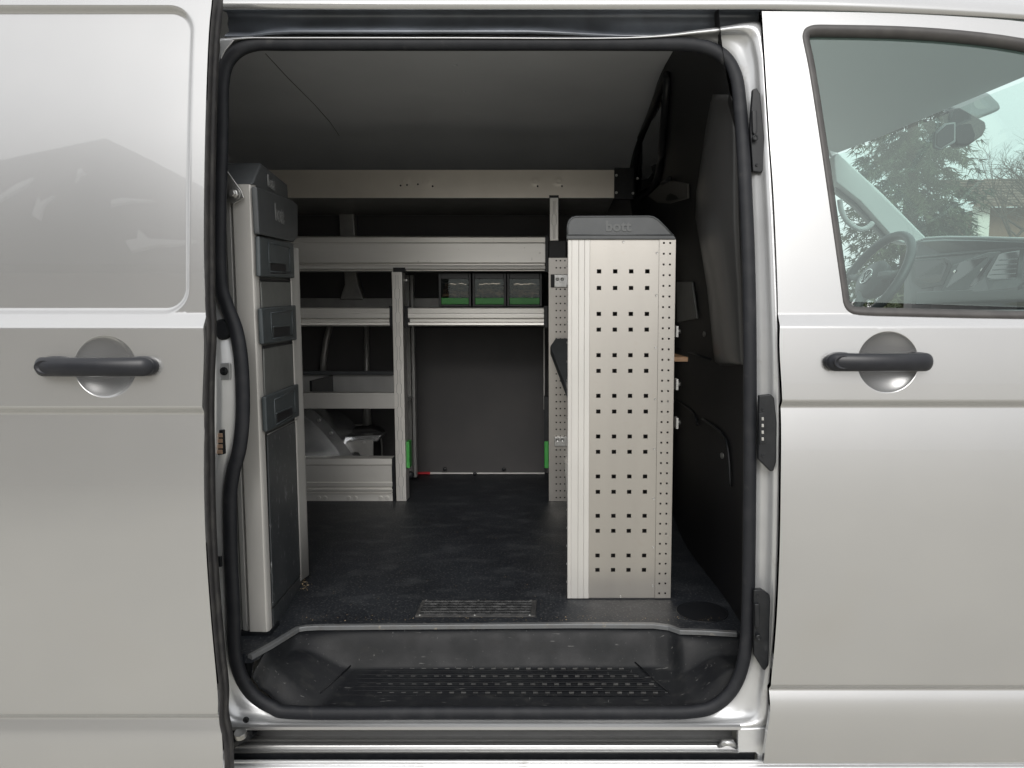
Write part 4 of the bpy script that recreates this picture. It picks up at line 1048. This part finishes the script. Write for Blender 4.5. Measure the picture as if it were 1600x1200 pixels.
# three sloped bins on the third shelf
BL = ['left', 'middle', 'right']
names = ['dark storage bin with green base on the third shelf, leftmost of three', 'dark storage bin with green base on the third shelf, middle of three', 'dark storage bin with green base on the third shelf, rightmost of three beside the post']
for k, (u0, u1) in enumerate(((685, 736), (738, 791), (792, 847))):
    YBn = 1.40
    a0, a1 = at(u0, 450, YBn).x, at(u1, 450, YBn).x; zb_, zt_ = at(700, 479, YBn).z, at(700, 427, YBn).z
    B = thing('storage_bin', names[k], 'bin', ((a0 + a1) / 2, YBn + .1, zb_), 'storage bins on the far shelf')
    t = .010
    box('side_wall', a0, a0 + t, YBn, YBn + .22, zb_, zt_, BIN, B, .002); box('side_wall', a1 - t, a1, YBn, YBn + .22, zb_, zt_, BIN, B, .002)
    box('back_wall', a0 + t, a1 - t, YBn + .21, YBn + .22, zb_, zt_, BIN, B, .001); box('top_rim', a0 + t, a1 - t, YBn, YBn + .02, zt_ - .022, zt_, BIN, B, .002)
    box('base', a0 + t, a1 - t, YBn, YBn + .21, zb_, zb_ + .008, BIN, B, .001)
    box('green_tray', a0 + t, a1 - t, YBn + .004, YBn + .20, zb_ + .0085, zb_ + .034, GREEN, B, .002)
    mesh('bin_window', [(a0 + t, YBn + .003, zb_ + .034), (a1 - t, YBn + .003, zb_ + .034), (a1 - t, YBn + .003, zt_ - .022), (a0 + t, YBn + .003, zt_ - .022)], [(0, 1, 2, 3)], CLEAR, B)
    # bagged small parts inside
    rows = []
    for i in range(14):
        rows.append([Vector((a0 + t + .002 + (a1 - a0 - 2 * t - .004) * j / 17, YBn + .012 + .10 * i / 13 + random.uniform(-.003, .003), zb_ + .036 + .055 * (i / 13) + .010 * random.random())) for j in range(18)])
    grid('bagged_contents', rows, FOIL, B, smooth=True)
    tube('content_bag', [Vector((a0 + t + .004 + (a1 - a0 - 2 * t - .008) * j / 8, YBn + .014 + random.uniform(0, .004), zt_ - .040 + random.uniform(-.003, .003))) for j in range(9)], [.004 + .003 * random.random() for _ in range(9)], CHROME, B, n=6)
# ------------------------------------------------------------------ the cab seen through the side window
def at_d(u, v): return at(u, v, 1.5 - (u - 1420) / 180 * .95)
# cab headliner: from the partition to the windscreen header
hdr = [at(1308, 239, 1.60), at(1380, 212, 1.25), at(1460, 178, .95), at(1540, 145, .66), at(1600, 120, .48), at(1700, 85, .30), at(1800, 60, .17)]
rows = []
for k, p in enumerate(hdr):
    y = p.y; rows.append([Vector((.46, y, 1.36)), Vector((.62, y, 1.405)), Vector((.85, y, 1.40)), Vector((1.05, y, max(p.z + .025, 1.37))), p + Vector((-.03, 0, .010)), p])
CH = grid('cab_headliner', rows, CABG, VAN)
box('cab_bulkhead', .455, .465, .15, 1.80, -.40, 1.40, CABG, VAN, bevel=0)
box('cab_floor', .47, 2.2, .06, 1.80, -.42, -.40, CABD, VAN, bevel=0)
# far door: trim with a window in it
box('far_door_card', .47, 1.90, 1.74, 1.80, -.40, .72, CABM, VAN)
plate('far_door_frame', [(1240, 120), (1300, 245), (1306, 246), (1306, 239), (1260, 100)], ypl(1.68), 0, .02, CABG, VAN)
# far A pillar with grab handle
AP = plate('windscreen_pillar', [(1302, 246), (1309, 238), (1380, 303), (1448, 372), (1440, 382), (1412, 380), (1400, 376), (1345, 315), (1306, 284)], ypl(1.62), -.05, .012, CABG, VAN, bevel=.006, seg=3)
tube('grab_handle', [at(u, v, 1.56) for u, v in cat_rom([(1312, 312), (1315, 330), (1325, 347), (1342, 358), (1355, 356), (1364, 348)], 5, closed=False)], .011, CABG, AP)
plate('pillar_window_bar', [(1306, 284), (1345, 315), (1400, 376), (1386, 378), (1335, 322), (1306, 300)], ypl(1.66), -.02, .01, CABM, AP)
# windscreen
wsr = []
for k in range(13):
    t = k / 12; y = 1.66 - 1.56 * t
    f = t * (len(hdr) - 1); i = min(len(hdr) - 2, int(f)); tp = hdr[i].lerp(hdr[i + 1], f - i); tp = Vector((tp.x, y, tp.z))
    bo = Vector((1.62 + .22 * math.sin(math.pi * t), y, .93))
    wsr.append([tp.lerp(bo, q / 6) for q in range(7)])
grid('windscreen', wsr, WIND, VAN)
# dashboard: lofted from the windscreen base over the brow to the knee bolster
def dl(pix): return [at(u, v, y) for u, v, y in pix]
L0 = [Vector((1.80, y, .90)) for y in (1.66, 1.5, 1.3, 1.0, .75, .5, .3, .12)]
L1 = dl([(1420, 384, 1.62), (1448, 373.5, 1.5), (1480, 372, 1.3), (1530, 373, 1.0), (1590, 375, .72), (1660, 378, .5), (1760, 384, .3), (1880, 396, .12)])
L2 = dl([(1416, 388, 1.61), (1438, 378, 1.47), (1472, 376, 1.27), (1525, 376.5, .98), (1588, 378.5, .70), (1660, 382, .48), (1760, 388, .28), (1880, 400, .11)])
L3 = dl([(1414, 402, 1.60), (1430, 399, 1.50), (1470, 396, 1.32), (1526, 391, 1.04), (1590, 386, .77), (1660, 388, .55), (1760, 394, .35), (1880, 406, .18)])
L4 = dl([(1412, 470, 1.58), (1425, 470, 1.48), (1455, 470, 1.32), (1500, 462, 1.04), (1545, 454, .78), (1590, 448, .58), (1680, 470, .38), (1780, 500, .2)])
L5 = [Vector((p.x + .02, p.y, -.35)) for p in L4]
DB = grid('dashboard', [[Vector(p) for p in r] for r in (L0, L1, L2, L3, L4, L5)], CABD, VAN, smooth=False)
tube('dash_edge_highlight', [p + Vector((-.003, -.003, .002)) for p in L1], .006, CABG, DB)  # pale bead painting the highlight along the dashboard's top edge
tube('dash_trim', [p + Vector((-.004, -.004, 0)) for p in dl([(1430, 402, 1.5), (1470, 399, 1.31), (1526, 394, 1.03), (1590, 388, .76), (1660, 391, .54)])], .004, CABM, DB)
DP = lambda u, v, l=.02: at(u, v, 1.405 - (u - 1430) * .0047 - l)
def dplate(name, pix, m, l0=.02, l1=.035, bevel=.003):
    a = [DP(u, v, l1) for u, v in pix]; b = [DP(u, v, l0) for u, v in pix]; v, f = prism(a, b); return mesh(name, v, f, m, DB, bevel=bevel)
dplate('instrument_hood', [(1424, 406), (1476, 402), (1484, 406), (1487, 416), (1474, 446), (1440, 452), (1424, 440)], CABD, .0, .03)
dplate('instrument_glass', [(1428, 409), (1474, 406), (1481, 412), (1470, 440), (1442, 446), (1430, 436)], SCREEN, .03, .033)
dplate('console_frame', [(1489, 414), (1545, 394), (1564, 393), (1530, 452), (1470, 457)], CABM, .015, .03)
dplate('touch_screen', [(1500, 410), (1546, 400), (1555, 400), (1524, 447), (1478, 450)], SCREEN, .03, .036)
dplate('knob', [(1489, 424), (1492, 421), (1494, 423), (1491, 427)], CHROME, .036, .044, .001); dplate('knob', [(1530, 420), (1534, 417), (1536, 419), (1532, 424)], CHROME, .036, .044, .001)
dplate('vent_frame', [(1562, 396), (1594, 391), (1587, 444), (1532, 450)], SCREEN, .015, .03)
for k in range(6):
    v = 404 + k * 7.6; u0 = 1560 - k * 4.8; dplate('vent_slat', [(u0, v + 1.6), (1590 - k * .9, v - .4), (1590 - k * .9, v + 1.2), (u0, v + 3.6)], CABG, .030, .038, .0006)
dplate('dash_shelf', [(1432, 456), (1530, 452), (1590, 446), (1640, 446), (1640, 466), (1540, 474), (1432, 476)], CABM, .02, .05)
dplate('vent_frame', [(1600, 392), (1660, 392), (1660, 440), (1596, 443)], CABM, .015, .035)
# steering wheel, tilted, on the far side
cc = at(1362, 437, 1.30); nax = Vector((-.86, -.10, .50)).normalized()
s1 = nax.cross(Vector((0, 0, 1))).normalized(); s2 = s1.cross(nax).normalized()

SWH = tube('steering_wheel', [cc + (s1 * math.cos(a) + s2 * math.sin(a)) * .188 for a in [2 * math.pi * k / 48 for k in range(48)]], .0165, CABD, VAN, closed=True, n=12, up=nax)
lathe('hub', cc - nax * .02, nax, [(-.03, .05), (0, .076), (.025, .08), (.04, .062), (.044, .02)], CABD, SWH, n=28)
for a in (R(8), R(172), R(270)):
    d = s1 * math.cos(a) + s2 * math.sin(a); tube('spoke', [cc + d * .06, cc + d * .13 - nax * .008, cc + d * .186], [.022, .014, .012], CABM, SWH, n=8)
em = cc + nax * .0255
tube('emblem_ring', [em + (s1 * math.cos(a) + s2 * math.sin(a)) * .030 for a in [2 * math.pi * k / 32 for k in range(32)]], .0026, CHROME, SWH, closed=True, n=8, up=nax)
for pts_ in ([(-.017, .023), (-.001, -.001), (.017, .023)], [(-.026, .012), (-.012, -.024), (0, -.003), (.012, -.024), (.026, .012)]):
    tube('emblem_stroke', [em + s1 * a + s2 * b for a, b in pts_], .0022, CHROME, SWH, n=6, up=nax)
tube('column_stalk', [cc + nax * -.05 + s1 * .02, cc - nax * .04 - s1 * .13 + s2 * .03], [.010, .007], BLACKP, SWH)
# interior mirror and camera housing on the screen
MR = plate('interior_mirror', [(1480, 172), (1500, 167), (1520, 178), (1541, 190), (1542, 200), (1536, 212), (1514, 227), (1495, 227), (1490, 212)], ypl(.93), -.02, .02, BLACKP, VAN, bevel=.008, seg=3)
plate('mirror_glass', [(1461, 207), (1478, 192), (1494, 190), (1494, 222), (1470, 234), (1460, 230)], ypl(.90), -.01, .006, CABM, MR, bevel=.004)
plate('mirror_rim', [(1464, 209), (1479, 195), (1491, 193), (1491, 219), (1471, 231), (1463, 227)], ypl(.90), .006, .008, SCREEN, MR, bevel=.002)
plate('sensor_housing', [(1484, 168), (1500, 150), (1545, 143), (1562, 160), (1566, 170), (1530, 184), (1505, 182)], ypl(1.02), -.03, .02, CABM, VAN, bevel=.01, seg=3)
plate('sun_visor', [(1388, 186), (1440, 172), (1446, 176), (1392, 194)], ypl(1.22), -.05, .0, CABG, VAN, bevel=.004)
plate('roof_console', [(1465, 104), (1520, 95), (1535, 108), (1492, 128)], ypl(.85), 0, .012, CABM, VAN, bevel=.005)
box('passenger_seat_back', .50, .62, .30, .80, -.1, .55, CABD, VAN, bevel=.04)

# ------------------------------------------------------------------ what stands outside, seen through the windscreen
GZ = -.62
NEED = mat('fir_needles', (.030, .048, .024), rough=.7, col2=(.055, .068, .030), scale=1.5, lo=.4, hi=.65)
BARK = mat('bark', (.10, .075, .055), rough=.9, col2=(.06, .045, .035), scale=12, bump=.5, bscale=30)
TREE = thing('fir_tree', 'dense drooping evergreen tree beyond the windscreen', 'tree', (8.0, 15.0, GZ))
tube('trunk', [(8.0, 15.0, GZ - .1), (8.02, 15.0, 2.5), (8.0, 15.05, 5.5), (8.0, 15.0, 8.6)], [.24, .18, .10, .02], BARK, TREE)
V = []; F = []; rnd = random.Random(3)
for lvl in range(46):
    z = .1 + 8.4 * lvl / 45; rad = 2.6 * (1 - lvl / 48) ** .8 * (.85 + .3 * rnd.random())
    for b in range(int(9 + 7 * (1 - lvl / 46))):
        a = rnd.uniform(0, 2 * math.pi); L = rad * rnd.uniform(.55, 1.05); droop = rnd.uniform(.25, .55)
        for k in range(24):
            t = rnd.uniform(.15, 1); c0 = Vector((8.0 + math.cos(a) * L * t, 15.0 + math.sin(a) * L * t, z - droop * L * t * t + rnd.gauss(0, .05)))
            for s in range(4):
                d = Vector((math.cos(a) * .5 + rnd.gauss(0, .6), math.sin(a) * .5 + rnd.gauss(0, .6), -.55 + rnd.gauss(0, .3))).normalized() * rnd.uniform(.12, .30); w_ = d.cross(Vector((rnd.gauss(0, 1), rnd.gauss(0, 1), rnd.gauss(0, 1)))).normalized() * rnd.uniform(.008, .022)
                n0 = len(V); V += [c0 - w_, c0 + w_, c0 + d + w_ * .2]; F.append((n0, n0 + 1, n0 + 2))
mesh('crown', V, F, NEED, TREE, normals=None)
# house with tiled roof and white gable post
H = thing('house', 'small house with reddish tiled roof beyond the windscreen', 'house', (17.5, 24.0, GZ))
RW = mat('house_render', (.62, .60, .55), rough=.9); RT = mat('roof_tiles', (.17, .115, .09), rough=.85, col2=(.13, .10, .076), scale=3); RB = mat('brown_boards', (.16, .10, .07), rough=.85)
Yh = 24.0
q0, q1 = at(1528, 375, Yh), at(1760, 375, Yh); zr0, zr1 = at(1560, 322, Yh).z, at(1600, 284, Yh + 3).z
box('wall', q0.x + .3, q1.x, Yh + .3, Yh + 6, GZ, zr0, RB, H, .01)
box('corner_wall', at(1526, 340, Yh).x, at(1544, 340, Yh).x, Yh - .1, Yh + .29, GZ, zr0 + .05, RW, H, .01)
v_ = [Vector((at(1510, 300, Yh).x, Yh - .5, zr0 - .1)), Vector((q1.x + .5, Yh - .5, zr0 - .1)), Vector((q1.x + .5, Yh + 3, zr1)), Vector((at(1536, 300, Yh + 3).x, Yh + 3, zr1))]
rf = mesh('roof', *prism(v_, [p + Vector((0, 0, .12)) for p in v_]), RT, H)
for k in range(9):
    y = Yh - .5 + 3.5 * k / 9; z = zr0 - .1 + (zr1 - zr0 + .1) * k / 9
    box('tile_course', v_[0].x + .15 * k * .4, q1.x + .5, y, y + .36, z + .13, z + .17, RT, rf, .01)
bb = box('garage_door', q0.x + 2.0, q0.x + 5.0, Yh + .25, Yh + .3, GZ, zr0 - .5, RB, H, .01)
# bare trees
def bare(name, label, base, h, seed, lean=0):
    T = thing(name, label, 'tree', base, 'bare trees beyond the windscreen'); rn = random.Random(seed); V = []; F = []
    def seg(a, b, ra, rb, VV, FF):
        t = (b - a).normalized(); s = t.orthogonal().normalized(); w = t.cross(s); n0 = len(VV)
        for p, r in ((a, ra), (b, rb)):
            for k in range(4): VV.append(p + (s * math.cos(k * math.pi / 2) + w * math.sin(k * math.pi / 2)) * r)
        for k in range(4): FF.append((n0 + k, n0 + (k + 1) % 4, n0 + 4 + (k + 1) % 4, n0 + 4 + k))
    def grow(p, d, L, r, dep):
        q = p + d * L; seg(p, q, r, r * .72, V, F)
        if dep == 0: return
        for _ in range(rn.choice((2, 3, 3))):
            nd_ = (d + Vector((rn.gauss(0, .55), rn.gauss(0, .55), rn.gauss(.05, .4)))).normalized(); grow(q, nd_, L * rn.uniform(.62, .86), r * rn.uniform(.5, .68), dep - 1)
    b = Vector(base); tp = b + Vector((lean, 0, h))
    tube('trunk', [b, b.lerp(tp, .5) + Vector((.1, 0, 0)), tp], [.16, .12, .09], BARK, T, n=8)
    for k in range(4): grow(tp, Vector((rn.gauss(0, .5), rn.gauss(0, .5), 1)).normalized(), 1.15, .06, 6)
    mesh('crown', V, F, BARK, T)
bare('bare_tree', 'leafless tree with fine twigs, right beyond the windscreen', (13.1, 19.0, GZ), 2.6, 5)
bare('bare_tree', 'leafless tree behind the tiled roof', (21.5, 31.0, GZ), 3.0, 11)
# hedge-like shrub below the driver's far window

# ------------------------------------------------------------------ the house across the street, mirrored in the left door
NH = thing('neighbour_house', 'house with dark gabled roof behind the viewer, mirrored faintly in the left door', 'house', (-11.2, -15.2, GZ))
ROOFD = mat('dark_roof', (.10, .095, .09), rough=.8, col2=(.07, .065, .06), scale=2)
box('wall', -17.5, -4.9, -20.0, -12.5, GZ, 4.15, mat('neighbour_render', (.40, .38, .34), rough=.9), NH, 0)
pk0, pk1 = Vector((-11.2, -15.2, 9.3)), Vector((-11.2, -18.0, 9.3))
bs = [Vector((-18.6, -11.7, 4.0)), Vector((-3.8, -11.7, 4.0)), Vector((-3.8, -20.8, 4.0)), Vector((-18.6, -20.8, 4.0))]
hr = mesh('roof', bs + [pk0, pk1], [(0, 1, 4), (1, 2, 5, 4), (2, 3, 5), (3, 0, 4, 5), (0, 3, 2, 1)], ROOFD, NH)
SNOW = mat('snow', (.70, .71, .72), rough=.9)
def onroof(a, b): return bs[0].lerp(bs[1], a).lerp(pk0, b) + Vector((0, .03, .02))
for k, (a, b, w, h) in enumerate(((.34, .30, .05, .20), (.44, .42, .035, .22), (.55, .36, .05, .20), (.60, .62, .05, .10), (.74, .40, .10, .10), (.76, .12, .10, .16), (.22, .14, .05, .14), (.50, .10, .06, .10))):
    rs = random.Random(k + 20); n = 8; P = []
    for q in range(n):
        an = 2 * math.pi * q / n; rr_ = rs.choice((.25, .5, .9, 1.3)) * rs.uniform(.8, 1.2); P.append(onroof(a + w * .5 * rr_ * math.cos(an) - .25 * h * math.sin(an) * (a - .5), b + h * .5 * rr_ * math.sin(an)))
    v_, f_ = prism(P, [p + Vector((0, .06, .05)) for p in P]); mesh('snow_patch', v_, f_, SNOW, hr)
